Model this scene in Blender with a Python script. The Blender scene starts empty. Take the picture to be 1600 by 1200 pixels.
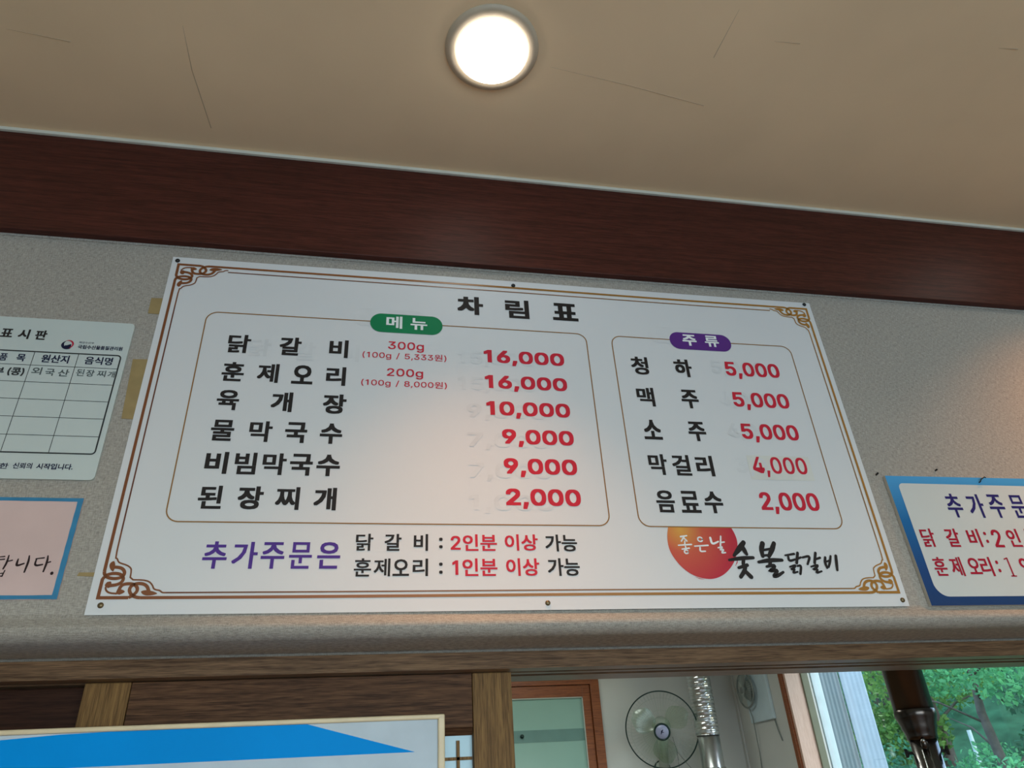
import bpy, bmesh, math, random
from mathutils import Vector, Matrix, Euler
random.seed(7)
S = bpy.context.scene
COL = S.collection
PI = math.pi

# ------------------------------------------------------------------ camera
cam_d = bpy.data.cameras.new('camera')
cam_d.sensor_width = 36.0
cam_d.lens = 1111.114 * 36.0 / 1600.0
cam_d.clip_start = 0.05
cam_d.clip_end = 200
cam = bpy.data.objects.new('camera', cam_d)
COL.objects.link(cam)
RT = Vector((0.98265921, -0.17783348, -0.05249894))
DN = Vector((0.04637171, 0.50983298, -0.8590227))
FW = Vector((0.17952868, 0.8416921, 0.50923851))
m = Matrix.Identity(4)
for i in range(3):
    m[i][0] = RT[i]; m[i][1] = -DN[i]; m[i][2] = -FW[i]
m[0][3], m[1][3], m[2][3] = -0.35738, -1.52906, 1.54998
cam.matrix_world = m
S.camera = cam

# ------------------------------------------------------------------ view, world, lights
S.view_settings.view_transform = 'Standard'
S.view_settings.look = 'None'
S.view_settings.exposure = 0.0
S.view_settings.gamma = 1.0
S.view_settings.use_curve_mapping = False

w = bpy.data.worlds.new('sky'); S.world = w; w.use_nodes = True
nt = w.node_tree; nt.nodes.clear()
sky = nt.nodes.new('ShaderNodeTexSky'); sky.sky_type = 'NISHITA'
sky.sun_disc = False; sky.sun_elevation = math.radians(50); sky.sun_rotation = math.radians(140)
bg = nt.nodes.new('ShaderNodeBackground'); bg.inputs[1].default_value = 0.75
wo = nt.nodes.new('ShaderNodeOutputWorld')
nt.links.new(sky.outputs[0], bg.inputs[0]); nt.links.new(bg.outputs[0], wo.inputs[0])

def area(name, loc, aim, sx, sy, power, col):
    l = bpy.data.lights.new(name, 'AREA'); l.shape = 'RECTANGLE'; l.size = sx; l.size_y = sy
    l.energy = power; l.color = col
    o = bpy.data.objects.new(name, l); COL.objects.link(o)
    o.location = loc
    o.rotation_euler = (Vector(aim) - Vector(loc)).to_track_quat('-Z', 'Y').to_euler()
    return o
# daylight through the front-room window behind the camera
area('daylight_front_window', (0.3, -4.55, 1.55), (0.1, 0.0, 2.3), 3.6, 1.7, 84, (0.50, 0.765, 1.0))
area('dining_fill_light', (0.3, 1.9, 2.70), (0.3, 1.9, 0.0), 1.2, 0.3, 20, (0.93, 1.0, 0.93))  # added fill light, out of view, brightens the dining room
LAMPS = ((-0.124, -0.44), (1.75, -0.44), (-2.0, -0.44))
for i, (lx, ly) in enumerate(LAMPS):
    l = bpy.data.lights.new('downlight_beam', 'SPOT'); l.energy = (72, 76, 48)[i]
    l.color = (1.0, 0.45, 0.18)
    l.spot_size = math.radians((72, 104, 80)[i]); l.spot_blend = 1.0; l.shadow_soft_size = 0.03
    o = bpy.data.objects.new('downlight_beam', l); COL.objects.link(o)
    o.location = (lx, ly, 3.165)

# ------------------------------------------------------------------ helpers
def newbm(): return bmesh.new()
def obj(name, bm, mats, parent=None, smooth=False, kind=None):
    me = bpy.data.meshes.new(name)
    bmesh.ops.recalc_face_normals(bm, faces=bm.faces[:]) if kind != 'flat' else None
    bm.to_mesh(me); bm.free()
    if not isinstance(mats, (list, tuple)): mats = [mats]
    for mm in mats: me.materials.append(mm)
    if smooth:
        for p in me.polygons: p.use_smooth = True
    o = bpy.data.objects.new(name, me); COL.objects.link(o)
    if parent: o.parent = parent
    return o
def tag(o, label, cat, group=None, kind=None):
    o['label'] = label; o['category'] = cat
    if group: o['group'] = group
    if kind: o['kind'] = kind
    return o
def empty(name, loc, rot=(0, 0, 0)):
    o = bpy.data.objects.new(name, None); COL.objects.link(o)
    o.empty_display_size = 0.05
    o.location = loc; o.rotation_euler = rot
    return o
def struct(name, bm, mats, parent=None, smooth=False):
    o = obj(name, bm, mats, parent, smooth)
    if parent is None: o['kind'] = 'structure'
    return o
def box(bm, x0, x1, y0, y1, z0, z1, bev=0.0, mi=0):
    vs = [bm.verts.new(p) for p in ((x0,y0,z0),(x1,y0,z0),(x1,y1,z0),(x0,y1,z0),(x0,y0,z1),(x1,y0,z1),(x1,y1,z1),(x0,y1,z1))]
    fs = [bm.faces.new([vs[i] for i in f]) for f in ((0,3,2,1),(4,5,6,7),(0,1,5,4),(1,2,6,5),(2,3,7,6),(3,0,4,7))]
    for f in fs: f.material_index = mi
    if bev > 0:
        es = list({e for f in fs for e in f.edges})
        bmesh.ops.bevel(bm, geom=es, offset=bev, segments=2, affect='EDGES', profile=0.5)
    return bm
def tube(bm, pts, r, seg=10, cap=True):
    """round tube along points; r a number or one per point"""
    n = len(pts); pts = [Vector(p) for p in pts]
    rr = r if isinstance(r, (list, tuple)) else [r] * n
    rings = []; up = None
    for i in range(n):
        t = (pts[min(i+1, n-1)] - pts[max(i-1, 0)]).normalized()
        if up is None:
            up = Vector((0, 0, 1)) if abs(t.z) < 0.9 else Vector((1, 0, 0))
        a = t.cross(up).normalized(); b = a.cross(t).normalized(); up = b
        rings.append([bm.verts.new(pts[i] + rr[i] * (math.cos(k*2*PI/seg) * a + math.sin(k*2*PI/seg) * b)) for k in range(seg)])
    for i in range(n - 1):
        for k in range(seg):
            bm.faces.new((rings[i][k], rings[i][(k+1) % seg], rings[i+1][(k+1) % seg], rings[i+1][k]))
    if cap:
        bm.faces.new(rings[0][::-1]); bm.faces.new(rings[-1])
    return bm
def lathe(bm, prof, seg=48, M=None, close=False):
    """profile of (radius, height) about local z"""
    M = M or Matrix.Identity(4)
    rings = []
    for r, z in prof:
        if r < 1e-6: rings.append([bm.verts.new(M @ Vector((0, 0, z)))])
        else: rings.append([bm.verts.new(M @ Vector((r*math.cos(k*2*PI/seg), r*math.sin(k*2*PI/seg), z))) for k in range(seg)])
    pairs = list(zip(rings[:-1], rings[1:]))
    if close: pairs.append((rings[-1], rings[0]))
    for A, B in pairs:
        for k in range(seg):
            k2 = (k+1) % seg
            if len(A) == 1 and len(B) == 1: continue
            if len(A) == 1: bm.faces.new((A[0], B[k], B[k2]))
            elif len(B) == 1: bm.faces.new((A[k], A[k2], B[0]))
            else: bm.faces.new((A[k], A[k2], B[k2], B[k]))
    return bm
def ring(bm, R, r, seg=64, s2=8, M=None):
    return lathe(bm, [(R + r*math.cos(a*2*PI/s2), r*math.sin(a*2*PI/s2)) for a in range(s2)], seg, M, True)
def prism(bm, poly, a0, a1, axis='y'):
    """extrude a polygon given in the two other axes"""
    def P(u, v, a):
        return {'y': (u, a, v), 'x': (a, u, v), 'z': (u, v, a)}[axis]
    A = [bm.verts.new(P(u, v, a0)) for u, v in poly]; B = [bm.verts.new(P(u, v, a1)) for u, v in poly]
    n = len(poly)
    bm.faces.new(A); bm.faces.new(B[::-1])
    for i in range(n): bm.faces.new((A[i], B[i], B[(i+1) % n], A[(i+1) % n]))
    return bm
def rrect(x0, x1, z0, z1, r, seg=8):
    P = []
    for cx, cz, a in ((x1-r, z0+r, -PI/2), (x1-r, z1-r, 0), (x0+r, z1-r, PI/2), (x0+r, z0+r, PI)):
        for i in range(seg + 1):
            t = a + (PI/2) * i / seg
            P.append((cx + r*math.cos(t), cz + r*math.sin(t)))
    return P

# ------------------------------------------------------------------ materials
def lin(c):
    return tuple((x/255/12.92 if x/255 <= 0.04045 else ((x/255+0.055)/1.055)**2.4) for x in c)
def N(t, typ, **kw):
    n = t.nodes.new(typ)
    for k, v in kw.items(): setattr(n, k, v)
    return n
def base_mat(name, col, rough=0.6, metal=0.0, spec=0.5, coat=0.0):
    mt = bpy.data.materials.new(name); mt.use_nodes = True
    b = mt.node_tree.nodes['Principled BSDF']
    b.inputs['Base Color'].default_value = (*col, 1)
    b.inputs['Roughness'].default_value = rough
    b.inputs['Metallic'].default_value = metal
    b.inputs['Specular IOR Level'].default_value = spec
    b.inputs['Coat Weight'].default_value = coat
    return mt, mt.node_tree, b
def plain(name, col, rough=0.6, metal=0.0, spec=0.5, var=0.06, scale=12.0, coat=0.0):
    """solid colour with a little procedural unevenness"""
    mt, t, b = base_mat(name, col, rough, metal, spec, coat)
    tc = N(t, 'ShaderNodeTexCoord'); no = N(t, 'ShaderNodeTexNoise'); no.inputs['Scale'].default_value = scale
    no.inputs['Detail'].default_value = 4
    r = N(t, 'ShaderNodeValToRGB')
    r.color_ramp.elements[0].position = 0.3; r.color_ramp.elements[1].position = 0.7
    r.color_ramp.elements[0].color = (*[c*(1-var) for c in col], 1); r.color_ramp.elements[1].color = (*[min(1, c*(1+var)) for c in col], 1)
    t.links.new(tc.outputs['Object'], no.inputs['Vector']); t.links.new(no.outputs[0], r.inputs[0]); t.links.new(r.outputs[0], b.inputs['Base Color'])
    return mt
def wood(name, dark, light, axis='x', rough=0.45, scale=1.0, spec=0.5, coat=0.0, contrast=(0.40, 0.62)):
    mt, t, b = base_mat(name, dark, rough, 0, spec, coat)
    tc = N(t, 'ShaderNodeTexCoord'); mp = N(t, 'ShaderNodeMapping')
    sc = {'x': (3.0, 70, 70), 'z': (70, 70, 3.0)}[axis]
    mp.inputs['Scale'].default_value = [s*scale for s in sc]
    n1 = N(t, 'ShaderNodeTexNoise'); n1.inputs['Scale'].default_value = 2.2; n1.inputs['Detail'].default_value = 8; n1.inputs['Roughness'].default_value = 0.62; n1.inputs['Distortion'].default_value = 0.5
    n2 = N(t, 'ShaderNodeTexNoise'); n2.inputs['Scale'].default_value = 9; n2.inputs['Detail'].default_value = 3
    mx = N(t, 'ShaderNodeMix'); mx.data_type = 'FLOAT'; mx.inputs[0].default_value = 0.4
    r = N(t, 'ShaderNodeValToRGB'); r.color_ramp.elements[0].position, r.color_ramp.elements[1].position = contrast
    r.color_ramp.elements[0].color = (*dark, 1); r.color_ramp.elements[1].color = (*light, 1)
    bp = N(t, 'ShaderNodeBump'); bp.inputs['Strength'].default_value = 0.12; bp.inputs['Distance'].default_value = 0.002
    L = t.links.new
    L(tc.outputs['Object'], mp.inputs[0]); L(mp.outputs[0], n1.inputs['Vector']); L(mp.outputs[0], n2.inputs['Vector'])
    L(n1.outputs[0], mx.inputs[2]); L(n2.outputs[0], mx.inputs[3]); L(mx.outputs[0], r.inputs[0]); L(r.outputs[0], b.inputs['Base Color'])
    L(mx.outputs[0], bp.inputs['Height']); L(bp.outputs[0], b.inputs['Normal'])
    return mt
def linen(name, col):
    """woven wallpaper: crossed fine streaks, bumped, with scattered specks"""
    mt, t, b = base_mat(name, col, 0.75, 0, 0.3)
    L = t.links.new
    tc = N(t, 'ShaderNodeTexCoord')
    outs = []
    for sc in ((90, 90, 620), (620, 620, 90)):
        mp = N(t, 'ShaderNodeMapping'); mp.inputs['Scale'].default_value = sc
        n = N(t, 'ShaderNodeTexNoise'); n.inputs['Scale'].default_value = 1.0; n.inputs['Detail'].default_value = 3
        L(tc.outputs['Object'], mp.inputs[0]); L(mp.outputs[0], n.inputs['Vector']); outs.append(n.outputs[0])
    mx = N(t, 'ShaderNodeMix'); mx.data_type = 'FLOAT'; mx.inputs[0].default_value = 0.5
    L(outs[0], mx.inputs[2]); L(outs[1], mx.inputs[3])
    r = N(t, 'ShaderNodeValToRGB')
    e = r.color_ramp.elements
    e[0].position = 0.36; e[0].color = (*[c*0.68 for c in col], 1); e[1].position = 0.62; e[1].color = (*[min(1, c*1.3) for c in col], 1)
    L(mx.outputs[0], r.inputs[0])
    big = N(t, 'ShaderNodeTexNoise'); big.inputs['Scale'].default_value = 3.0; big.inputs['Detail'].default_value = 3
    L(tc.outputs['Object'], big.inputs['Vector'])
    mr = N(t, 'ShaderNodeMapRange'); mr.inputs['To Min'].default_value = 0.9; mr.inputs['To Max'].default_value = 1.08
    L(big.outputs[0], mr.inputs['Value'])
    mul = N(t, 'ShaderNodeVectorMath', operation='SCALE'); L(r.outputs[0], mul.inputs[0]); L(mr.outputs[0], mul.inputs['Scale'])
    L(mul.outputs[0], b.inputs['Base Color'])
    bp = N(t, 'ShaderNodeBump'); bp.inputs['Strength'].default_value = 0.35; bp.inputs['Distance'].default_value = 0.0012
    L(mx.outputs[0], bp.inputs['Height']); L(bp.outputs[0], b.inputs['Normal'])
    return mt
def ramp_mat(name, axis, stops, rough=0.35, spec=0.5):
    """printed colour gradient along one object axis: stops = (coordinate, colour)"""
    mt, t, b = base_mat(name, stops[0][1], rough, 0, spec)
    L = t.links.new
    tc = N(t, 'ShaderNodeTexCoord'); sx = N(t, 'ShaderNodeSeparateXYZ'); L(tc.outputs['Object'], sx.inputs[0])
    mr = N(t, 'ShaderNodeMapRange'); mr.inputs['From Min'].default_value = stops[0][0]; mr.inputs['From Max'].default_value = stops[-1][0]
    L(sx.outputs[axis], mr.inputs['Value'])
    r = N(t, 'ShaderNodeValToRGB'); e = r.color_ramp.elements
    while len(e) < len(stops): e.new(0.5)
    for i, (p, c) in enumerate(stops):
        e[i].position = (p - stops[0][0]) / (stops[-1][0] - stops[0][0]); 
    for i, (p, c) in enumerate(stops): e[i].color = (*c, 1)
    L(mr.outputs[0], r.inputs[0]); L(r.outputs[0], b.inputs['Base Color'])
    return mt
def emit(name, col, s):
    mt = bpy.data.materials.new(name); mt.use_nodes = True; t = mt.node_tree; t.nodes.clear()
    e = N(t, 'ShaderNodeEmission'); e.inputs[0].default_value = (*col, 1); e.inputs[1].default_value = s
    o = N(t, 'ShaderNodeOutputMaterial'); t.links.new(e.outputs[0], o.inputs[0]); return mt
def glassy(name, col, rough, mixf, spec_col=(1, 1, 1)):
    """clear pane: tinted transparency with a gloss on top"""
    mt = bpy.data.materials.new(name); mt.use_nodes = True; t = mt.node_tree; t.nodes.clear()
    tr = N(t, 'ShaderNodeBsdfTransparent'); tr.inputs[0].default_value = (*col, 1)
    gl = N(t, 'ShaderNodeBsdfGlossy'); gl.inputs['Roughness'].default_value = rough; gl.inputs[0].default_value = (*spec_col, 1)
    mx = N(t, 'ShaderNodeMixShader'); mx.inputs[0].default_value = mixf
    o = N(t, 'ShaderNodeOutputMaterial')
    t.links.new(tr.outputs[0], mx.inputs[1]); t.links.new(gl.outputs[0], mx.inputs[2]); t.links.new(mx.outputs[0], o.inputs[0]); return mt
def leafmat(name, c0, c1):
    mt, t, b = base_mat(name, c0, 0.55, 0, 0.3)
    L = t.links.new
    gi = N(t, 'ShaderNodeNewGeometry'); r = N(t, 'ShaderNodeValToRGB')
    r.color_ramp.elements[0].color = (*c0, 1); r.color_ramp.elements[1].color = (*c1, 1)
    L(gi.outputs['Random Per Island'], r.inputs[0]); L(r.outputs[0], b.inputs['Base Color'])
    tl = N(t, 'ShaderNodeBsdfTranslucent'); L(r.outputs[0], tl.inputs[0])
    mx = N(t, 'ShaderNodeMixShader'); mx.inputs[0].default_value = 0.35
    out = t.nodes['Material Output']
    L(b.outputs[0], mx.inputs[1]); L(tl.outputs[0], mx.inputs[2]); L(mx.outputs[0], out.inputs[0])
    return mt

M = {}
M['linen'] = linen('wallpaper_linen', (0.375, 0.342, 0.295))
M['ceil'] = plain('ceiling_paper', (0.90, 0.665, 0.42), 0.8, 0, 0.2, 0.05, 2.2)
M['crease'] = plain('ceiling_crease', (0.56, 0.40, 0.26), 0.8, 0, 0.2)
M['whitewall'] = plain('painted_plaster', (0.62, 0.62, 0.58), 0.75, 0, 0.3, 0.04, 3)
M['floor'] = wood('floor_wood', lin((120, 92, 62)), lin((160, 128, 90)), 'x', 0.4)
M['mahog'] = wood('mahogany_board', lin((58, 26, 18)), lin((88, 42, 32)), 'x', 0.5, 1.0, 0.25)
M['ivory'] = plain('ivory_trim', (0.72, 0.70, 0.60), 0.5)
M['woodh'] = wood('walnut_horizontal', lin((78, 57, 40)), lin((130, 101, 74)), 'x', 0.55, 1.0, 0.15)
M['woodlip'] = wood('walnut_lit_underside', lin((104, 80, 60)), lin((150, 122, 98)), 'x', 0.4, 1.0, 0.5)  # lighter walnut: bounce light and sheen under the door head put into the colour
M['woodr'] = wood('walnut_rail', lin((58, 37, 24)), lin((108, 76, 52)), 'x', 0.55, 1.0, 0.12)
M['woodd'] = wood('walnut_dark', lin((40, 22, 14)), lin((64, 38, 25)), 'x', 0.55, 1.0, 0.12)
M['woodv'] = wood('walnut_stile', lin((94, 68, 38)), lin((142, 108, 64)), 'z', 0.55, 1.0, 0.15)
M['orangewood'] = wood('orange_door_wood', lin((116, 60, 28)), lin((160, 92, 48)), 'x', 0.4)
M['pinkwood'] = wood('pale_window_wood', lin((206, 170, 150)), lin((226, 196, 180)), 'z', 0.5)
M['vinyl'] = plain('banner_vinyl', (0.72, 0.72, 0.715), 0.5, 0, 0.3, 0.01, 2)
M['black'] = plain('print_black', (0.022, 0.018, 0.017), 0.5, 0, 0.2)
M['red'] = plain('print_red', (0.60, 0.022, 0.045), 0.5, 0, 0.2)
M['purple'] = plain('print_purple', (0.085, 0.035, 0.26), 0.5, 0, 0.2)
M['pillp'] = plain('print_plum', (0.11, 0.03, 0.22), 0.5, 0, 0.2)
M['green'] = plain('print_green', (0.006, 0.215, 0.08), 0.5, 0, 0.2)
M['white'] = plain('print_white', (0.85, 0.86, 0.84), 0.5, 0, 0.2)
M['ghost'] = plain('faded_print', (0.693, 0.693, 0.688), 0.5, 0, 0.3)
M['sticker'] = plain('price_sticker', (0.71, 0.70, 0.64), 0.5, 0, 0.3)
M['gold'] = ramp_mat('print_gold', 0, [(-0.9, lin((126, 72, 40))), (-0.4, lin((150, 92, 48))), (0.1, lin((158, 112, 52))), (0.9, lin((170, 118, 48)))], 0.3)
M['goldin'] = ramp_mat('print_gold_line', 0, [(-0.9, lin((104, 56, 38))), (-0.3, lin((132, 84, 48))), (0.9, lin((150, 108, 52)))], 0.3)
M['goldbox'] = plain('print_bronze', lin((150, 108, 58)), 0.5, 0, 0.2)
M['tack'] = plain('tack_brass', lin((120, 104, 76)), 0.4, 0.8)
M['tackd'] = plain('tack_dark', lin((50, 52, 54)), 0.4, 0.8)
M['tape'] = plain('masking_tape', lin((158, 136, 92)), 0.6, 0, 0.3, 0.1, 30)
M['plate'] = plain('notice_plate', (0.58, 0.64, 0.61), 0.3, 0, 0.5, 0.02, 4)
M['navy'] = plain('print_navy', lin((22, 26, 58)), 0.5, 0, 0.2)
M['navyred'] = plain('print_crimson', lin((190, 30, 60)), 0.5, 0, 0.2)
M['ink'] = plain('marker_ink', lin((38, 44, 46)), 0.5)
M['inkfade'] = plain('marker_ink_worn', lin((92, 102, 102)), 0.5, 0, 0.3, 0.35, 160)
M['pink'] = plain('pink_paper', lin((214, 186, 180)), 0.25, 0, 0.5, 0.05, 8)
M['bluetape'] = plain('blue_tape', lin((52, 128, 168)), 0.35, 0, 0.5, 0.12, 25)
M['brushink'] = plain('brush_ink', lin((44, 28, 28)), 0.5, 0, 0.2)
M['navyhead'] = plain('print_indigo', lin((40, 34, 104)), 0.5, 0, 0.2)
M['crimson'] = plain('print_wine', lin((168, 24, 50)), 0.5, 0, 0.2)
M['bluegrad'] = ramp_mat('blue_gradient_print', 2, [(-0.34, lin((22, 56, 104))), (-0.25, lin((16, 66, 124))), (-0.12, lin((14, 104, 164))), (0.0, lin((74, 160, 214)))], 0.3)
M['boardedge'] = plain('board_edge', lin((196, 190, 178)), 0.5)
M['noticewhite'] = plain('notice_white', (0.62, 0.65, 0.62), 0.3, 0, 0.5, 0.02, 4)
M['cream'] = plain('cream_frame', lin((226, 206, 168)), 0.45, 0, 0.5, 0.06, 20)
M['boardwhite'] = plain('board_white', lin((196, 208, 216)), 0.5, 0, 0.2)
M['azure'] = plain('azure_print', lin((0, 146, 226)), 0.5, 0, 0.06, 0.04, 5)
M['lampring'] = plain('lamp_ring', (0.60, 0.48, 0.34), 0.5)
M['lamp'] = emit('lamp_diffuser', (1.0, 0.97, 0.9), 9.0)
M['paperpane'] = plain('pale_pane', lin((164, 200, 212)), 0.3)
M['frost'] = plain('frosted_glass', lin((150, 186, 172)), 0.18, 0, 0.5, 0.04, 3)
M['frostband'] = plain('frosted_band', lin((112, 146, 138)), 0.2)
M['cage'] = plain('fan_cage_green', lin((24, 52, 46)), 0.35, 0.3)
M['wire'] = plain('fan_wire', lin((170, 180, 170)), 0.4, 0.3)
M['fanbody'] = plain('fan_body', lin((176, 184, 172)), 0.4)
M['badge'] = plain('fan_badge', lin((166, 170, 200)), 0.3)
M['blade'] = glassy('fan_blade', (0.80, 0.90, 0.80), 0.25, 0.10)
M['greyfan'] = plain('grey_fan', lin((126, 132, 126)), 0.35)
M['duct'] = plain('foil_duct', (0.78, 0.80, 0.80), 0.28, 1.0)
M['chrome'] = plain('chrome', (0.55, 0.55, 0.53), 0.16, 1.0)
M['darksteel'] = plain('dark_steel', (0.085, 0.070, 0.062), 0.25, 1.0)
M['greysteel'] = plain('grey_steel', (0.22, 0.20, 0.19), 0.22, 1.0)
M['knob'] = plain('black_plastic', (0.01, 0.01, 0.01), 0.4)
M['pvc'] = plain('white_pvc', (0.58, 0.70, 0.74), 0.35)
M['seal'] = plain('window_seal', lin((120, 122, 100)), 0.6)
M['pane'] = glassy('window_glass', (0.92, 0.97, 0.95), 0.03, 0.045)
M['sheet'] = plain('awning_sheet', lin((150, 172, 190)), 0.5)
M['sheetedge'] = plain('awning_edge', lin((104, 122, 130)), 0.5)
M['leafa'] = leafmat('leaves_bright', (0.06, 0.26, 0.12), (0.20, 0.62, 0.26))
M['leafb'] = leafmat('leaves_deep', (0.02, 0.13, 0.075), (0.09, 0.34, 0.17))
M['leafc'] = leafmat('leaves_yellowish', (0.06, 0.20, 0.04), (0.26, 0.46, 0.10))
M['bark'] = plain('bark', lin((96, 86, 82)), 0.9, 0, 0.2, 0.3, 14)
M['soil'] = plain('hillside_soil', (0.04, 0.13, 0.065), 0.95, 0, 0.1, 0.5, 3)
M['concrete'] = plain('pale_post', lin((190, 206, 206)), 0.7)

# ------------------------------------------------------------------ room shell
CZ = 3.194
X0, X1, YB, YD = -3.4, 3.4, -4.6, 3.4
SX = 2.12                                 # inner face of the dining room's side wall
bm = newbm(); box(bm, X0-0.2, X1+0.2, YB-0.2, YD+0.2, -0.2, 0.0); struct('floor', bm, M['floor'])
bm = newbm(); box(bm, X0-0.2, X1+0.2, YB-0.2, 0.16, CZ, CZ+0.2); ceil = struct('ceiling', bm, M['ceil'])
for pts, wd in (([(-1.271,-.327),(-1.137,-.313)], .003), ([(-.866,-.394),(-.868,-.273),(-.852,-.095)], .003),
                ([(.034,-.411),(.252,-.387),(.486,-.354)], .0022), ([(.459,-.631),(.451,-.498)], .0025),
                ([(.588,-.564),(.658,-.568)], .0025), ([(1.194,-.633),(1.249,-.638)], .004)):
    bm = newbm(); tube(bm, [(x, y, CZ) for x, y in pts], [0.0003] + [wd*0.35]*(len(pts)-2) + [wd*0.4], 6)
    obj('crease', bm, M['crease'], ceil)
# papered wall above the sliding doors: face, rounded lower edge, underside, short return
prof = [(0.16, CZ), (0.0, CZ), (0.0, 1.911), (-0.0015, 1.905), (-0.006, 1.898), (-0.011, 1.892), (-0.0155, 1.886), (-0.018, 1.881)]
for i in range(1, 9):
    a = i/8*PI/2
    prof.append((-0.018 + 0.036*(1-math.cos(a)), 1.881 - 0.023*math.sin(a)))
prof += [(0.09, 1.858), (0.146, 1.8575), (0.150, 1.8565), (0.150, 1.835), (0.16, 1.835)]
bm = newbm(); prism(bm, prof, X0, X1, 'x'); wf = struct('wall_front', bm, M['linen'], smooth=False)
for p in wf.data.polygons:
    p.use_smooth = abs(p.normal.x) < 0.5 and p.center.z < 1.93
bm = newbm(); box(bm, X0, -2.75, 0.10, 0.16, 0, 1.85); box(bm, 2.75, X1, 0.10, 0.16, 0, 1.85)
struct('wall_front_lower', bm, M['linen'])
bm = newbm(); box(bm, X0-0.2, X0, YB, 0.16, 0, CZ); struct('wall_left', bm, M['whitewall'])
bm = newbm(); box(bm, X1, X1+0.2, YB, 0.16, 0, CZ); struct('wall_right', bm, M['whitewall'])
bm = newbm()                                                   # back wall with a wide window opening
box(bm, X0, -1.7, YB-0.2, YB, 0, CZ); box(bm, 2.3, X1, YB-0.2, YB, 0, CZ)
box(bm, -1.7, 2.3, YB-0.2, YB, 0, 0.6); box(bm, -1.7, 2.3, YB-0.2, YB, 2.5, CZ)
struct('wall_back', bm, M['whitewall'])
bm = newbm(); box(bm, -1.7, 2.3, YB-0.12, YB-0.06, 0.6, 0.66); box(bm, -1.7, 2.3, YB-0.12, YB-0.06, 2.44, 2.5)
for x in (-1.7, 0.27, 2.24): box(bm, x, x+0.06, YB-0.12, YB-0.06, 0.66, 2.44)
struct('window_2', bm, M['woodv'])
# dining room beyond the doors
bm = newbm(); box(bm, X0, SX+0.2, 0.16, YD+0.2, 2.72, 2.9); struct('ceiling', bm, M['whitewall'])
bm = newbm(); box(bm, X0, SX+0.2, YD, YD+0.2, 0, 2.72); struct('wall_far', bm, M['whitewall'])
bm = newbm(); box(bm, X0-0.2, X0, 0.16, YD+0.2, 0, 2.72); struct('wall_left', bm, M['whitewall'])
WY0, WY1, WZ0, WZ1 = 0.45, 2.73, 0.9, 2.42
bm = newbm()
box(bm, SX, SX+0.18, WY1, YD, 0, 2.72); box(bm, SX, SX+0.18, 0.16, WY0, 0, 2.72)
box(bm, SX, SX+0.18, WY0, WY1, 0, WZ0); box(bm, SX, SX+0.18, WY0, WY1, WZ1, 2.72)
struct('wall_right', bm, M['whitewall'])
# trims
bm = newbm(); box(bm, X0, X1, -0.022, 0.0, 2.845, CZ-0.012, 0.002); struct('trim_1', bm, M['mahog'])
bm = newbm(); box(bm, X0, X1, -0.028, 0.0, CZ-0.0115, CZ, 0.001); struct('trim_2', bm, M['ivory'])
bm = newbm(); box(bm, X0, X1, -0.0022, 0.0, 2.838, 2.845); struct('trim_3', bm, M['linen'])
# door head with two sliding grooves in its underside
HB, HT = 1.8145, 1.851
hp = [(0.140, HT), (0.140, HB), (0.186, HB), (0.186, HB+0.02), (0.203, HB+0.02), (0.203, HB), (0.226, HB), (0.226, HB+0.02), (0.254, HB+0.02), (0.254, HB), (0.335, HB), (0.335, HT)]
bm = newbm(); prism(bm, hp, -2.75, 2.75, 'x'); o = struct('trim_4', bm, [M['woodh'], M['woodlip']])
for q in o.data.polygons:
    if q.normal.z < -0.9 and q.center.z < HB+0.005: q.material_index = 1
bm = newbm(); box(bm, X0, X1, 0.16, 0.335, HT, 2.72); struct('wall_over_doors', bm, M['whitewall'])

# sliding doors: each leaf = two stiles, rails, moulding, pane, muntins
def leaf(name, xa, xb, yf, th, woods, top=1.834):
    ys, ye = yf, yf + th
    g = empty(name, (0, 0, 0)); g['kind'] = 'structure'
    sw = 0.089
    for a in (xa, xb - sw):
        bm = newbm(); box(bm, a, a+sw, ys, ye, 0.02, HB-0.002, 0.0012); box(bm, a+0.004, a+sw-0.004, 0.188 if yf < .2 else 0.228, 0.201 if yf < .2 else 0.250, HB-0.002, top-0.004)
        obj('stile', bm, woods[1], g)
    bm = newbm(); box(bm, xa+sw+0.0012, xb-sw-0.0012, ys+0.001, ye-0.001, 1.702, HB-0.002, 0.0012); obj('top_rail', bm, woods[0], g)
    bm = newbm(); box(bm, xa+sw+0.0012, xb-sw-0.0012, ys+0.001, ye-0.001, 0.02, 0.25, 0.0012); obj('bottom_rail', bm, woods[0], g)
    bm = newbm(); prism(bm, [(ys+0.004, 1.7015), (ys+0.016, 1.688), (ye-0.004, 1.688), (ye-0.004, 1.7015)], xa+sw+0.001, xb-sw-0.001, 'x')
    obj('moulding', bm, woods[0], g)
    bm = newbm(); box(bm, xa+sw+0.001, xb-sw-0.001, ye-0.008, ye-0.004, 0.25, 1.688); pn = obj('pane', bm, M['paperpane'], g)
    bm = newbm()
    for x in [xb - sw - 0.0325 - 0.115*k for k in range(7)]:
        if x > xa + sw: box(bm, x-0.0035, x+0.0035, ye-0.014, ye-0.0085, 0.25, 1.678)
    for z in (1.643, 1.5, 1.36, 1.2, 1.0, 0.8, 0.6, 0.4): box(bm, xa+sw+0.002, xb-sw-0.002, ye-0.014, ye-0.0085, z-0.003, z+0.003)
    obj('muntin_lattice', bm, woods[1], pn)
    return g
leaf('door_1', -0.931, -0.037, 0.178, 0.030, (M['woodr'], M['woodv']))
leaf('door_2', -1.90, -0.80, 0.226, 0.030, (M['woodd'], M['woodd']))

# ------------------------------------------------------------------ lettering
_gc = {}
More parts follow.
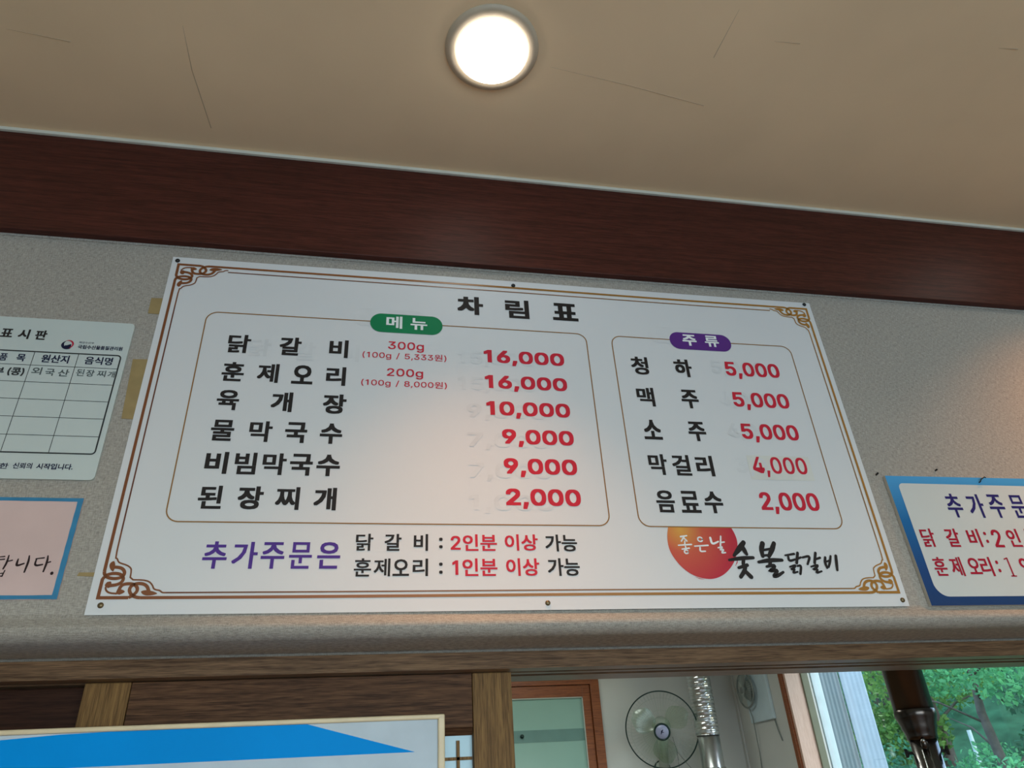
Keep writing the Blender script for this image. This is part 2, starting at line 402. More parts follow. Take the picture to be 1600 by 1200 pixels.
# outlines of plain figures and signs: advance, flattened points (thousandths), faces
FIG = {'0':(0.453,[227,-7,174,1,130,24,95,62,69,113,53,178,48,254,53,330,69,395,95,447,130,484,174,508,227,516,279,508,323,484,358,447,384,395,400,330,405,254,400,178,384,113,359,62,323,24,279,1,227,50,261,56,290,74,313,103,330,144,340,194,344,254,340,314,330,365,313,405,290,435,261,453,227,460,192,453,163,435,140,405,123,365,113,314,109,254,113,194,123,144,140,103,163,74,192,56],[[11,13,12],[10,13,11],[10,14,13],[9,14,10],[9,36,14],[36,15,14],[9,37,36],[35,15,36],[9,38,37],[34,15,35],[8,38,9],[34,16,15],[8,39,38],[33,16,34],[8,40,39],[32,16,33],[7,40,8],[32,17,16],[7,41,40],[31,17,32],[6,41,7],[31,18,17],[6,42,41],[30,18,31],[5,42,6],[5,43,42],[29,18,30],[29,19,18],[5,44,43],[28,19,29],[4,44,5],[28,20,19],[4,45,44],[27,20,28],[3,45,4],[27,21,20],[3,46,45],[26,21,27],[3,47,46],[25,21,26],[2,47,3],[25,22,21],[2,24,47],[24,22,25],[2,22,24],[1,22,2],[1,23,22],[1,0,23]]),'1':(0.4,[200,0,272,0,272,509,212,509,95,432,95,362,200,425],[[0,1,2,3,4,5,6]]),'2':(0.453,[64,0,64,47,234,229,261,257,282,282,299,305,311,327,318,348,320,371,317,397,308,419,293,436,273,449,250,457,224,460,196,457,172,447,153,433,139,413,130,390,127,362,66,362,71,405,86,442,111,473,143,496,182,511,225,516,268,511,306,497,337,474,361,445,376,411,381,372,378,345,371,318,357,290,336,259,306,223,267,180,153,60,153,57,389,57,389,0],[[26,28,27],[26,29,28],[25,29,26],[25,30,29],[24,30,25],[24,31,30],[23,15,24],[15,14,24],[14,13,24],[13,31,24],[12,31,13],[23,16,15],[11,31,12],[23,17,16],[11,32,31],[22,17,23],[10,32,11],[22,18,17],[9,32,10],[22,19,18],[9,33,32],[21,19,22],[8,33,9],[21,20,19],[8,34,33],[7,34,8],[6,34,7],[6,35,34],[5,35,6],[5,36,35],[4,36,5],[4,37,36],[3,37,4],[3,38,37],[2,38,3],[1,38,2],[1,39,38],[1,40,39],[1,41,40],[1,42,41],[1,43,42],[0,43,1]]),'3':(0.453,[218,-7,173,-3,133,10,98,30,70,57,52,91,44,132,109,132,115,107,126,87,144,71,165,59,191,52,219,50,248,53,275,61,297,74,315,93,325,116,329,145,326,172,316,196,299,217,275,234,242,244,201,248,157,248,157,299,288,448,288,452,70,452,70,509,372,509,372,461,211,278,211,289,264,288,308,276,344,253,371,222,387,186,393,145,387,103,370,66,344,36,309,12,266,-2],[[30,32,31],[30,33,32],[30,29,33],[29,28,33],[28,34,33],[27,35,28],[35,34,28],[26,35,27],[26,36,35],[26,37,36],[26,38,37],[26,25,38],[25,24,38],[24,39,38],[23,39,24],[22,39,23],[22,40,39],[21,40,22],[20,40,21],[20,41,40],[19,41,20],[18,41,19],[18,42,41],[5,7,6],[5,8,7],[17,42,18],[5,9,8],[17,43,42],[16,43,17],[4,9,5],[4,10,9],[15,43,16],[4,11,10],[15,44,43],[14,44,15],[4,12,11],[3,12,4],[13,44,14],[3,13,12],[3,44,13],[3,45,44],[2,45,3],[2,46,45],[1,46,2],[1,0,46]]),'4':(0.453,[40,105,40,158,247,509,311,509,109,166,109,163,413,163,413,105,282,0,282,121,282,146,282,318,343,318,343,0],[[1,3,2],[1,4,3],[10,12,11],[10,13,12],[1,5,4],[1,6,5],[1,10,6],[10,7,6],[0,10,1],[0,9,10],[13,7,10],[0,8,9],[8,7,0],[8,13,7]]),'5':(0.453,[221,-7,178,-2,140,11,108,32,83,60,66,93,60,130,122,130,127,108,138,89,154,73,173,60,196,52,221,50,250,53,276,64,298,82,314,104,324,131,328,162,324,193,314,221,297,244,275,262,248,273,218,277,192,275,167,268,145,258,128,246,67,253,96,509,366,509,366,452,151,452,134,301,136,301,155,315,178,325,203,331,229,334,263,330,294,321,321,306,345,285,364,260,379,231,388,199,391,163,385,117,369,76,343,41,309,15,268,-1],[[30,34,31],[34,32,31],[34,33,32],[30,35,34],[39,41,40],[38,41,39],[38,42,41],[37,42,38],[37,43,42],[36,43,37],[36,44,43],[30,36,35],[30,26,36],[26,25,36],[25,44,36],[25,45,44],[24,45,25],[30,27,26],[23,45,24],[30,28,27],[22,45,23],[22,46,45],[30,29,28],[21,46,22],[21,47,46],[20,47,21],[20,48,47],[19,48,20],[19,49,48],[18,49,19],[17,49,18],[5,7,6],[5,8,7],[17,50,49],[5,9,8],[16,50,17],[4,9,5],[4,10,9],[15,50,16],[15,51,50],[4,11,10],[14,51,15],[4,12,11],[3,12,4],[13,51,14],[3,13,12],[3,51,13],[3,52,51],[2,52,3],[2,53,52],[1,53,2],[1,0,53]]),'6':(0.453,[226,-7,182,-1,142,15,109,40,84,74,69,115,64,162,68,199,80,239,102,285,137,340,252,509,322,509,151,261,145,261,154,275,165,288,179,299,196,307,214,312,235,314,278,309,316,295,346,271,370,240,384,201,389,157,384,112,368,73,343,39,310,14,271,-2,226,48,254,52,279,63,299,79,314,101,324,128,327,157,324,187,314,213,299,235,279,251,254,262,226,265,198,262,174,252,153,235,138,214,128,188,125,158,128,128,138,102,153,79,174,63,198,52],[[10,12,11],[10,16,12],[16,13,12],[9,16,10],[19,21,20],[18,21,19],[18,22,21],[17,22,18],[16,22,17],[16,23,22],[9,15,16],[13,44,16],[44,23,16],[8,15,9],[8,14,15],[44,43,23],[43,24,23],[13,45,44],[13,46,45],[42,24,43],[8,13,14],[8,46,13],[8,47,46],[41,24,42],[41,25,24],[7,47,8],[7,48,47],[40,25,41],[7,49,48],[39,25,40],[39,26,25],[6,49,7],[6,50,49],[38,26,39],[5,50,6],[5,51,50],[37,26,38],[37,27,26],[5,52,51],[36,27,37],[4,52,5],[36,28,27],[4,53,52],[35,28,36],[4,54,53],[34,28,35],[3,54,4],[34,29,28],[3,55,54],[33,29,34],[3,32,55],[32,29,33],[3,29,32],[2,29,3],[2,30,29],[1,30,2],[1,31,30],[0,31,1]]),'7':(0.453,[97,0,323,448,323,452,62,452,62,509,391,509,391,449,165,0],[[3,5,4],[3,2,5],[2,6,5],[1,6,2],[1,7,6],[0,7,1]]),'8':(0.453,[226,-7,178,-2,136,11,101,33,74,62,57,96,52,135,55,166,65,195,81,220,101,241,125,256,153,265,153,267,119,282,93,308,76,342,70,380,75,417,90,450,114,477,146,498,184,511,226,516,269,511,306,498,337,477,361,450,377,417,382,380,376,342,359,308,333,282,300,267,300,265,327,256,351,241,372,220,387,195,397,166,401,135,395,96,378,62,352,33,317,11,275,-2,226,49,258,52,285,60,307,74,323,91,333,113,337,139,333,165,322,189,305,208,283,223,256,232,226,235,196,232,169,223,147,208,130,189,119,165,115,139,119,113,129,91,145,74,167,60,195,52,226,290,252,292,274,300,293,313,307,330,316,351,319,376,316,399,308,420,294,437,275,449,252,457,226,460,200,457,177,449,159,437,145,420,136,399,133,376,136,351,145,330,159,313,178,300,201,292],[[22,24,23],[21,24,22],[21,25,24],[20,25,21],[20,26,25],[19,26,20],[19,82,26],[82,27,26],[19,83,82],[81,27,82],[19,84,83],[80,27,81],[18,84,19],[80,28,27],[18,85,84],[79,28,80],[18,86,85],[78,28,79],[18,87,86],[77,28,78],[17,87,18],[77,29,28],[17,88,87],[76,29,77],[16,88,17],[76,30,29],[16,89,88],[75,30,76],[16,90,89],[74,30,75],[74,31,30],[15,90,16],[15,91,90],[73,31,74],[15,92,91],[72,31,73],[72,32,31],[14,92,15],[14,93,92],[71,32,72],[14,70,93],[70,32,71],[14,32,70],[14,33,32],[13,33,14],[12,33,13],[12,34,33],[11,34,12],[11,35,34],[10,35,11],[10,36,35],[9,58,10],[58,36,10],[58,37,36],[9,59,58],[57,37,58],[9,60,59],[56,37,57],[9,61,60],[55,37,56],[8,61,9],[55,38,37],[8,62,61],[54,38,55],[7,62,8],[54,39,38],[7,63,62],[53,39,54],[6,63,7],[53,40,39],[6,64,63],[52,40,53],[6,65,64],[51,40,52],[5,65,6],[51,41,40],[5,66,65],[50,41,51],[4,66,5],[50,42,41],[4,67,66],[49,42,50],[4,68,67],[48,42,49],[3,68,4],[48,43,42],[3,69,68],[47,43,48],[3,46,69],[46,43,47],[3,43,46],[2,43,3],[2,44,43],[1,44,2],[1,45,44],[0,45,1]]),'9':(0.453,[226,516,271,510,310,494,343,468,368,434,384,393,389,347,385,309,373,270,350,224,315,168,200,0,130,0,301,248,307,248,299,234,287,221,273,210,257,202,238,196,218,195,175,199,137,214,106,237,83,269,68,307,64,352,69,397,85,436,110,469,143,494,182,510,226,460,199,457,174,446,154,429,138,407,129,381,125,352,129,322,138,295,154,274,174,257,199,247,226,243,254,247,279,257,299,273,314,295,324,321,327,350,324,381,314,407,299,429,279,446,254,457],[[31,1,0],[30,1,31],[30,2,1],[29,2,30],[29,3,2],[28,33,29],[33,32,29],[32,3,29],[32,55,3],[55,4,3],[28,34,33],[54,4,55],[28,35,34],[53,4,54],[27,35,28],[53,5,4],[27,36,35],[52,5,53],[27,37,36],[51,5,52],[26,37,27],[51,6,5],[26,38,37],[50,6,51],[25,38,26],[25,39,38],[49,6,50],[49,7,6],[25,40,39],[48,7,49],[48,8,7],[24,40,25],[24,41,40],[47,8,48],[24,42,41],[46,8,47],[46,14,8],[14,9,8],[23,42,24],[23,43,42],[45,13,46],[13,14,46],[45,17,13],[17,12,13],[15,9,14],[23,44,43],[44,17,45],[23,17,44],[22,17,23],[16,9,15],[16,10,9],[17,10,16],[21,17,22],[21,18,17],[12,10,17],[21,19,18],[20,19,21],[12,11,10]]),',':(0.188,[38,-119,68,71,137,71,84,-119],[[0,2,1],[0,3,2]]),'g':(0.426,[207,-151,168,-148,134,-140,105,-127,82,-110,64,-91,51,-69,101,-41,110,-53,122,-66,136,-78,154,-88,178,-95,207,-97,249,-92,282,-75,304,-47,311,-6,311,68,306,68,298,56,287,41,272,28,252,16,227,8,195,5,152,10,113,27,80,53,55,90,39,136,34,191,39,246,55,293,80,332,112,361,152,378,196,384,228,382,253,373,273,360,288,346,299,331,308,319,313,319,313,379,372,379,372,-9,367,-54,350,-90,324,-117,291,-136,251,-147,205,59,237,63,264,75,285,95,300,121,309,154,312,193,309,231,300,264,285,291,264,312,237,325,205,330,172,325,145,312,124,290,109,262,99,229,96,193,99,155,109,123,124,96,145,76,172,63],[[36,38,37],[36,39,38],[44,46,45],[44,47,46],[35,39,36],[35,40,39],[34,40,35],[34,41,40],[34,42,41],[33,66,34],[66,65,34],[65,42,34],[65,43,42],[64,43,65],[63,43,64],[33,67,66],[63,44,43],[63,62,44],[62,61,44],[61,60,44],[60,47,44],[33,68,67],[32,68,33],[32,69,68],[32,70,69],[31,70,32],[59,47,60],[31,71,70],[31,72,71],[58,47,59],[30,72,31],[30,73,72],[57,47,58],[29,73,30],[29,74,73],[56,18,57],[18,47,57],[29,75,74],[55,18,56],[28,75,29],[28,76,75],[54,19,55],[19,18,55],[54,20,19],[17,47,18],[28,53,76],[53,20,54],[28,20,53],[28,21,20],[27,21,28],[27,22,21],[27,23,22],[26,23,27],[26,24,23],[25,24,26],[16,47,17],[16,48,47],[6,8,7],[15,48,16],[6,9,8],[15,49,48],[6,10,9],[5,10,6],[14,49,15],[5,11,10],[5,12,11],[14,50,49],[4,12,5],[13,50,14],[4,13,12],[4,50,13],[3,50,4],[3,51,50],[2,51,3],[2,52,51],[1,52,2],[1,0,52]]),'(':(0.273,[89,207,92,264,101,324,114,384,132,441,153,494,177,539,236,539,212,485,191,428,174,370,161,313,154,258,151,207,154,161,160,115,172,67,188,16,209,-38,236,-96,177,-96,139,-21,111,55,95,131],[[5,7,6],[5,8,7],[4,8,5],[4,9,8],[3,9,4],[3,10,9],[2,10,3],[2,11,10],[1,11,2],[1,12,11],[0,12,1],[0,13,12],[23,13,0],[23,14,13],[23,15,14],[22,15,23],[22,16,15],[22,17,16],[21,17,22],[21,18,17],[20,18,21],[20,19,18]]),')':(0.273,[37,-96,64,-37,86,18,102,69,113,116,120,162,122,207,119,258,112,313,99,370,82,428,62,485,37,539,97,539,121,494,142,441,159,384,173,323,181,264,184,207,178,130,161,53,134,-22,97,-96],[[11,13,12],[11,14,13],[11,15,14],[10,15,11],[10,16,15],[9,16,10],[9,17,16],[8,17,9],[8,18,17],[7,18,8],[7,19,18],[6,19,7],[5,19,6],[5,20,19],[4,20,5],[4,21,20],[3,21,4],[2,21,3],[2,22,21],[1,22,2],[1,23,22],[0,23,1]]),'/':(0.249,[235,533,71,-76,14,-76,178,533],[[2,0,3],[2,1,0]]),':':(0.188,[95,271,78,274,63,284,53,299,50,316,53,334,63,349,78,359,95,362,113,359,128,349,138,334,141,316,138,299,128,284,113,274,95,-4,78,-1,63,9,53,24,50,41,53,59,63,73,78,83,95,87,113,83,128,73,138,59,141,41,138,24,128,9,113,-1],[[23,25,24],[22,25,23],[22,26,25],[21,26,22],[21,27,26],[20,27,21],[20,28,27],[19,28,20],[19,29,28],[18,29,19],[18,30,29],[17,30,18],[17,31,30],[16,31,17],[7,9,8],[6,9,7],[6,10,9],[5,10,6],[5,11,10],[4,11,5],[4,12,11],[3,12,4],[3,13,12],[2,13,3],[2,14,13],[1,14,2],[1,15,14],[0,15,1]])}
DENSE = set('닭훈물육빔막된림맥청걸음률문불품질립관뷰류료제찌메뉴중뢰')
def glyph(ch):
    """outline of one Hangul syllable from the built-in type, or one figure from FIG"""
    if ch in _gc: return _gc[ch]
    if ch in FIG:
        a, fl, fs = FIG[ch]; k = 1.42
        r = (a*k, [(fl[i]/1000*k, fl[i+1]/1000*k) for i in range(0, len(fl), 2)], fs)
    else:
        c = bpy.data.curves.new('lettering', 'FONT'); c.body = ch; c.size = 1.0; c.resolution_u = 3
        c.dimensions = '2D'; c.fill_mode = 'FRONT'
        o = bpy.data.objects.new('lettering', c); COL.objects.link(o)
        me = bpy.data.meshes.new_from_object(o.evaluated_get(bpy.context.evaluated_depsgraph_get()))
        r = (0.92, [(v.co.x, v.co.y) for v in me.vertices], [tuple(q.vertices) for q in me.polygons])
        bpy.data.objects.remove(o); bpy.data.curves.remove(c); bpy.data.meshes.remove(me)
    _gc[ch] = r; return r
def words(name, items, mt, parent, yf, d=0.001, lift=0.0009, slant=0.0):
    """items: (text, centre x, centre z, width, height) printed on a sheet whose face is y = yf(x, z);
    strokes are thickened by d metres to every side"""
    bm = newbm()
    for s, cx, cz, ww, hh in items:
        vs, fs, x = [], [], 0.0
        for ch in s:
            if ch == ' ': x += 0.38; continue
            a, gv, gf = glyph(ch); o = len(vs)
            vs += [(x+u, v) for u, v in gv]; fs += [[o+i for i in f] for f in gf]; x += a
        x0 = min(v[0] for v in vs); x1 = max(v[0] for v in vs); y0 = min(v[1] for v in vs); y1 = max(v[1] for v in vs)
        k = 0.8 if any(ch in DENSE for ch in s) else 1.0
        ex, ez = d*k, d*k*0.72
        n = 0
        for i in (-1, 0, 1):
            for j in (-1, 0, 1):
                if d == 0 and (i or j): continue
                n += 1; V = []
                for px, py in vs:
                    u, v = (px-x0)/(x1-x0)-0.5, (py-y0)/(y1-y0)-0.5
                    X, Z = cx + u*(ww-2*ex) + i*ex + slant*v*hh, cz + v*(hh-2*ez) + j*ez
                    V.append(bm.verts.new((X, yf(X, Z) - lift - n*0.000015, Z)))
                for f in fs:
                    try: bm.faces.new([V[q] for q in f])
                    except ValueError: pass
    bm.normal_update()
    for f in bm.faces:
        if f.normal.y > 0: f.normal_flip()
    return obj(name, bm, mt, parent, kind='flat')
def stroke(bm, pts, wd, yf, lift=0.0009, closed=False, roundcap=False):
    """flat ribbon along (x, z) points; wd a number or one per point"""
    n = len(pts); W = wd if isinstance(wd, (list, tuple)) else [wd]*n
    Ls, Rs = [], []
    for i in range(n):
        a = Vector(pts[(i-1) % n if closed else max(i-1, 0)]); b = Vector(pts[(i+1) % n if closed else min(i+1, n-1)]); p = Vector(pts[i])
        d0 = (p - a); d1 = (b - p)
        if d0.length < 1e-9: d0 = d1
        if d1.length < 1e-9: d1 = d0
        d0.normalize(); d1.normalize()
        nrm = Vector((-(d0+d1).y, (d0+d1).x))
        if nrm.length < 1e-6: nrm = Vector((-d0.y, d0.x))
        nrm.normalize()
        k = 1.0/max(0.55, abs(nrm.dot(Vector((-d0.y, d0.x)))))
        for s, A in ((1, Ls), (-1, Rs)):
            q = p + nrm * (s*W[i]/2*k)
            A.append(bm.verts.new((q.x, yf(q.x, q.y) - lift, q.y)))
    for i in range(n if closed else n-1):
        j = (i+1) % n
        bm.faces.new((Ls[i], Rs[i], Rs[j], Ls[j]))
    if roundcap:
        for i in (0, n-1):
            p = pts[i]; r = W[i]/2
            vs = [bm.verts.new((p[0]+r*math.cos(t*PI/6), yf(p[0], p[1]) - lift - 0.00002, p[1]+r*math.sin(t*PI/6))) for t in range(12)]
            bm.faces.new(vs)
def smoothline(pts, it=2):
    """Chaikin-smoothed open polyline of equal-length tuples"""
    for _ in range(it):
        q = [pts[0]]
        for a, b in zip(pts[:-1], pts[1:]):
            q.append(tuple(0.75*u+0.25*v for u, v in zip(a, b))); q.append(tuple(0.25*u+0.75*v for u, v in zip(a, b)))
        q.append(pts[-1]); pts = q
    return pts
def flatpoly(bm, pts, yf, lift):
    V = [bm.verts.new((x, yf(x, z) - lift, z)) for x, z in pts]
    f = bm.faces.new(V); return f
def face_front(bm):
    bm.normal_update()
    for f in bm.faces:
        if f.normal.y > 0: f.normal_flip()
    return bm

# ------------------------------------------------------------------ menu banner
ZS = 2.3576
def yb(x, z):
    """front of the vinyl: pinned, bellying off the wall a little towards its lower edge"""
    t = (0.45 - z) / 0.9
    return -(0.003 + 0.0026*t + 0.0012*math.sin(3.1*x + 0.6)*t + 0.0010*math.sin(9*x)*math.sin(PI*t)*0.6 + 0.0008*math.cos(5*x+2*z))
ban = empty('menu_banner', (0, 0, ZS))
tag(ban, 'large white vinyl menu banner with gold border pinned to the grey wallpaper above the doors', 'menu')
bm = newbm()
NX, NZ = 60, 30
gf = [[bm.verts.new((-0.9+1.8*i/NX, yb(-0.9+1.8*i/NX, -0.45+0.9*j/NZ), -0.45+0.9*j/NZ)) for i in range(NX+1)] for j in range(NZ+1)]
gb = [[bm.verts.new((v.co.x, v.co.y+0.0008, v.co.z)) for v in r] for r in gf]
for j in range(NZ):
    for i in range(NX):
        bm.faces.new((gf[j][i], gf[j][i+1], gf[j+1][i+1], gf[j+1][i])); bm.faces.new((gb[j][i], gb[j+1][i], gb[j+1][i+1], gb[j][i+1]))
rim = []
for A, B in ((gf[0], gb[0]), (gf[NZ], gb[NZ]), ([r[0] for r in gf], [r[0] for r in gb]), ([r[NX] for r in gf], [r[NX] for r in gb])):
    A = [bm.verts.new(v.co) for v in A]; B = [bm.verts.new(v.co) for v in B]
    for i in range(len(A)-1): bm.faces.new((A[i], A[i+1], B[i+1], B[i]))
obj('sheet', bm, M['vinyl'], ban, smooth=True)

# border lines, thick outside and thin inside, running between the corner ornaments
def dense(a, b, n=40):
    return [(a[0]+(b[0]-a[0])*i/n, a[1]+(b[1]-a[1])*i/n) for i in range(n+1)]
bm = newbm()
oT, oB, oL, oR = 0.4265, -0.4175, -0.8825, 0.8825
stroke(bm, dense((-0.9+0.0938, oB), (0.9-0.0938, oB)), 0.0062, yb); stroke(bm, dense((-0.9+0.0938, oT), (0.9-0.0938, oT)), 0.0062, yb)
stroke(bm, dense((oL, -0.45+0.0848), (oL, 0.3755)), 0.0062, yb); stroke(bm, dense((oR, -0.45+0.0848), (oR, 0.3755)), 0.0062, yb)
obj('outer_border', face_front(bm), M['gold'], ban, kind='flat')
bm = newbm()
stroke(bm, dense((-0.9+0.139, -0.4078), (0.9-0.139, -0.4078)), 0.003, yb); stroke(bm, dense((-0.9+0.139, 0.4112), (0.9-0.139, 0.4112)), 0.003, yb)
stroke(bm, dense((-0.8685, -0.282), (-0.8685, 0.294)), 0.003, yb); stroke(bm, dense((0.8685, -0.282), (0.8685, 0.294)), 0.003, yb)
obj('inner_border', face_front(bm), M['goldin'], ban, kind='flat')
ORN = {'a': [[.0176,.0848],[.019,.0783],[.0269,.0719],[.039,.07],[.0504,.0721],[.0554,.0776],[.0548,.0847],[.0487,.0912],[.0388,.0935],[.0306,.0927]],
'b': [[.0199,.0743],[.0254,.0786],[.0355,.0811],[.0476,.0796],[.054,.0744],[.0559,.068],[.0526,.0617],[.0451,.0579],[.0349,.0567],[.029,.0542]],
'c0': [[.0200,.0739],[.0175,.0690],[.0172,.0328],[.0725,.0328]],
'c1': [[.0725,.0328],[.0804,.0376],[.086,.0451],[.0848,.0527],[.0786,.0584],[.0693,.0604],[.0589,.0594],[.0539,.0554],[.052,.0478],[.0505,.0409]],
'd': [[.0938,.0325],[.0866,.0332],[.0776,.037],[.0713,.0452],[.0711,.0527],[.0757,.058],[.0834,.0609],[.0943,.06],[.1023,.0551],[.1062,.0475],[.1093,.0405]],
'e': [[.0276,.0555],[.0266,.0517],[.0296,.0461],[.0358,.0419],[.05,.0406]]}
LEAF = {'l1': [[.0303,.1055],[.0286,.0977],[.0335,.0847]], 'l2': [[.0338,.0643],[.0308,.0592],[.0244,.0568]],
'l3': [[.0632,.0446],[.0528,.044],[.0489,.0403]], 'l4': [[.0932,.0444],[.1037,.0418],[.1235,.0404]]}
INN = [[.0315,.168],[.0318,.112],[.0357,.1107],[.0389,.1042],[.043,.1016],[.0557,.0977],[.064,.0925],[.0668,.0873],[.0678,.068],[.0916,.0677],[.1041,.0647],[.1114,.0576],[.1152,.05],[.1191,.0481],[.1277,.0467],[.1321,.0423],[.1393,.0422]]
for sx, sz in ((-1, -1), (1, -1), (-1, 1), (1, 1)):
    # the upper corners are the lower ones mirrored
    def T(p):
        zoff = p[1] if sz < 0 else p[1]*0.985 - 0.0085
        return (sx*(0.9 - p[0]), sz*(0.45 - zoff))
    bm = newbm()
    for k, pts in ORN.items():
        q = smoothline([tuple(p) for p in pts], 2) if k != 'c0' else [tuple(p) for p in pts]
        stroke(bm, [T(p) for p in q], 0.0036 if k == 'e' else 0.0064, yb, 0.00092)
    for pts in LEAF.values():
        q = smoothline([tuple(p) for p in pts], 2); n = len(q)
        stroke(bm, [T(p) for p in q], [0.0012 + 0.0092*math.sin(PI*i/(n-1))**1.5 for i in range(n)], yb, 0.00096)
    stroke(bm, [T(p) for p in smoothline([tuple(p) for p in INN], 1)], 0.003, yb, 0.00090)
    obj('corner_ornament', face_front(bm), M['gold'], ban, kind='flat')

def outline(pts, wd, mt, name):
    bm = newbm(); P = []
    for a, b in zip(pts, pts[1:] + pts[:1]):
        d = math.hypot(b[0]-a[0], b[1]-a[1]); k = max(1, int(d/0.04))
        P += [(a[0]+(b[0]-a[0])*i/k, a[1]+(b[1]-a[1])*i/k) for i in range(k)]
    stroke(bm, P, wd, yb, 0.0008, True)
    return obj(name, face_front(bm), mt, ban, kind='flat')
outline(rrect(-0.7910, 0.1805, -0.2600, 0.2838, 0.027), 0.0028, M['goldbox'], 'food_frame')
outline(rrect(0.2525, 0.7885, -0.2605, 0.2840, 0.027), 0.0028, M['goldbox'], 'drinks_frame')
def pill(cx, cz, ww, hh, mt, name, lift=0.0011):
    bm = newbm(); flatpoly(bm, rrect(cx-ww/2, cx+ww/2, cz-hh/2, cz+hh/2, hh/2-0.0005, 12), yb, lift)
    return obj(name, face_front(bm), mt, ban, kind='flat')
# worn ghost of an older print that shows through, offset from the new one
pill(-0.345, 0.297, 0.186, 0.056, M['ghost'], 'faded_badge', 0.0005)
pill(0.455, 0.299, 0.184, 0.056, M['ghost'], 'faded_badge', 0.0005)
words('faded_lettering', [('닭', -0.655, 0.186, 0.053, 0.05), ('갈', -0.548, 0.182, 0.051, 0.053), ('비', -0.44, 0.183, 0.046, 0.052)], M['ghost'], ban, yb, 0.0022, 0.0006)
for it in [(t, x, z, 0.16, 0.052) for t, x, z in (('5,000', 0.61, 0.198, ), ('4,000', 0.612, 0.098), ('4,000', 0.614, 0.001), ('3,000', 0.615, -0.098))]: words('faded_price', [it], M['ghost'], ban, yb, 0.002, 0.0006)
for it in [(t, x, z, 0.2, 0.046) for t, x, z in (('15,000', -0.07, 0.185), ('15,000', -0.07, 0.108), ('9,000', -0.05, 0.03), ('7,000', -0.05, -0.05), ('7,000', -0.05, -0.13), ('1,000', -0.05, -0.21))]: words('faded_price', [it], M['ghost'], ban, yb, 0.002, 0.0006)

words('title', [('차', -0.1339, 0.355, 0.070, 0.060), ('림', -0.0053, 0.3535, 0.066, 0.062), ('표', 0.1295, 0.3546, 0.072, 0.059)], M['black'], ban, yb, 0.0034)
pg = pill(-0.3017, 0.2811, 0.186, 0.0584, M['green'], 'food_badge')
words('badge_lettering', [('메', -0.3336, 0.284, 0.041, 0.0384), ('뉴', -0.2702, 0.283, 0.0432, 0.037)], M['white'], pg, yb, 0.0016, 0.0018)
pp = pill(0.5154, 0.2826, 0.1839, 0.0567, M['pillp'], 'drinks_badge')
words('badge_lettering', [('주', 0.4823, 0.2855, 0.042, 0.0375), ('류', 0.5492, 0.2863, 0.042, 0.0377)], M['white'], pp, yb, 0.0016, 0.0018)
FOOD = (([('닭', -0.7035, .0528), ('갈', -0.5836, .0514), ('비', -0.4675, .046)], 0.1935),
        ([('훈', -0.7068, .0500), ('제', -0.627, .0489), ('오', -0.5473, .0495), ('리', -0.4685, .0466)], 0.1135),
        ([('육', -0.7071, .0490), ('개', -0.587, .0483), ('장', -0.4661, .0542)], 0.0360),
        ([('물', -0.7076, .0500), ('막', -0.6249, .0504), ('국', -0.547, .0490), ('수', -0.4684, .0505)], -0.0431),
        ([('비', -0.7084, .0477), ('빔', -0.6473, .0460), ('막', -0.5858, .0513), ('국', -0.5277, .0495), ('수', -0.4686, .0517)], -0.1234),
        ([('된', -0.7089, .0490), ('장', -0.6264, .0529), ('찌', -0.5491, .0505), ('개', -0.4691, .0485)], -0.2043))
for gl, z in FOOD:
    words('dish_name', [(c, x, z, ww, 0.0530) for c, x, ww in gl], M['black'], ban, yb, 0.0022)
PR = (('16,000', .0047, .1918, .2141, .0468), ('16,000', .0053, .1149, .2145, .0468), ('10,000', .006, .0382, .2137, .0478), ('9,000', .0248, -.0396, .1794, .0482), ('9,000', .0252, -.118, .1795, .049), ('2,000', .0264, -.1966, .1794, .0505))
for p in PR: words('dish_price', [p], M['red'], ban, yb, 0.0024)
words('portion_note', [('300g', -.3017, .2099, .0905, .0298)], M['red'], ban, yb, 0.0005)
words('portion_note', [('(100g / 5,333원)', -.304, .1801, .2097, .0229)], M['red'], ban, yb, 0.0002)
words('portion_note', [('200g', -.3022, .1296, .0893, .0285)], M['red'], ban, yb, 0.0005)
words('portion_note', [('(100g / 8,000원)', -.303, .0994, .2093, .0222)], M['red'], ban, yb, 0.0002)
DR = (([('청', .3218, .0485), ('하', .4459, .0508)], .1915), ([('맥', .3233, .0485), ('주', .4473, .0485)], .0945), ([('소', .326, .0490), ('주', .4484, .0485)], -.0020),
      ([('막', .3248, .0485), ('걸', .387, .0484), ('리', .4497, .0470)], -.0993), ([('음', .3276, .0475), ('료', .391, .0505), ('수', .4525, .0485)], -.1966))
for gl, z in DR:
    words('drink_name', [(c, x, z, ww, 0.0565) for c, x, ww in gl], M['black'], ban, yb, 0.0022)
bm = newbm(); flatpoly(bm, rrect(0.570, 0.7455, -0.1330, -0.0655, 0.002, 2), yb, 0.0006); obj('price_patch', face_front(bm), M['sticker'], ban, kind='flat')
for p, bo in ((('5,000', .652, .1935, .1627, .055), .0020), (('5,000', .6537, .0960, .1648, .055), .0020), (('5,000', .6552, -.0003, .1639, .055), .0020), (('4,000', .6574, -.0971, .1525, .0569), .0012), (('2,000', .6581, -.1956, .1606, .0575), .0020)):
    words('drink_price', [p], M['red'], ban, yb, bo)
words('order_heading', [('추', -.6799, -.3310, .0475, .0575), ('가', -.6211, -.3313, .05, .057), ('주', -.5656, -.3315, .0475, .0567), ('문', -.5093, -.3313, .0465, .057), ('은', -.4515, -.3311, .0475, .0574)], M['purple'], ban, yb, 0.0014)
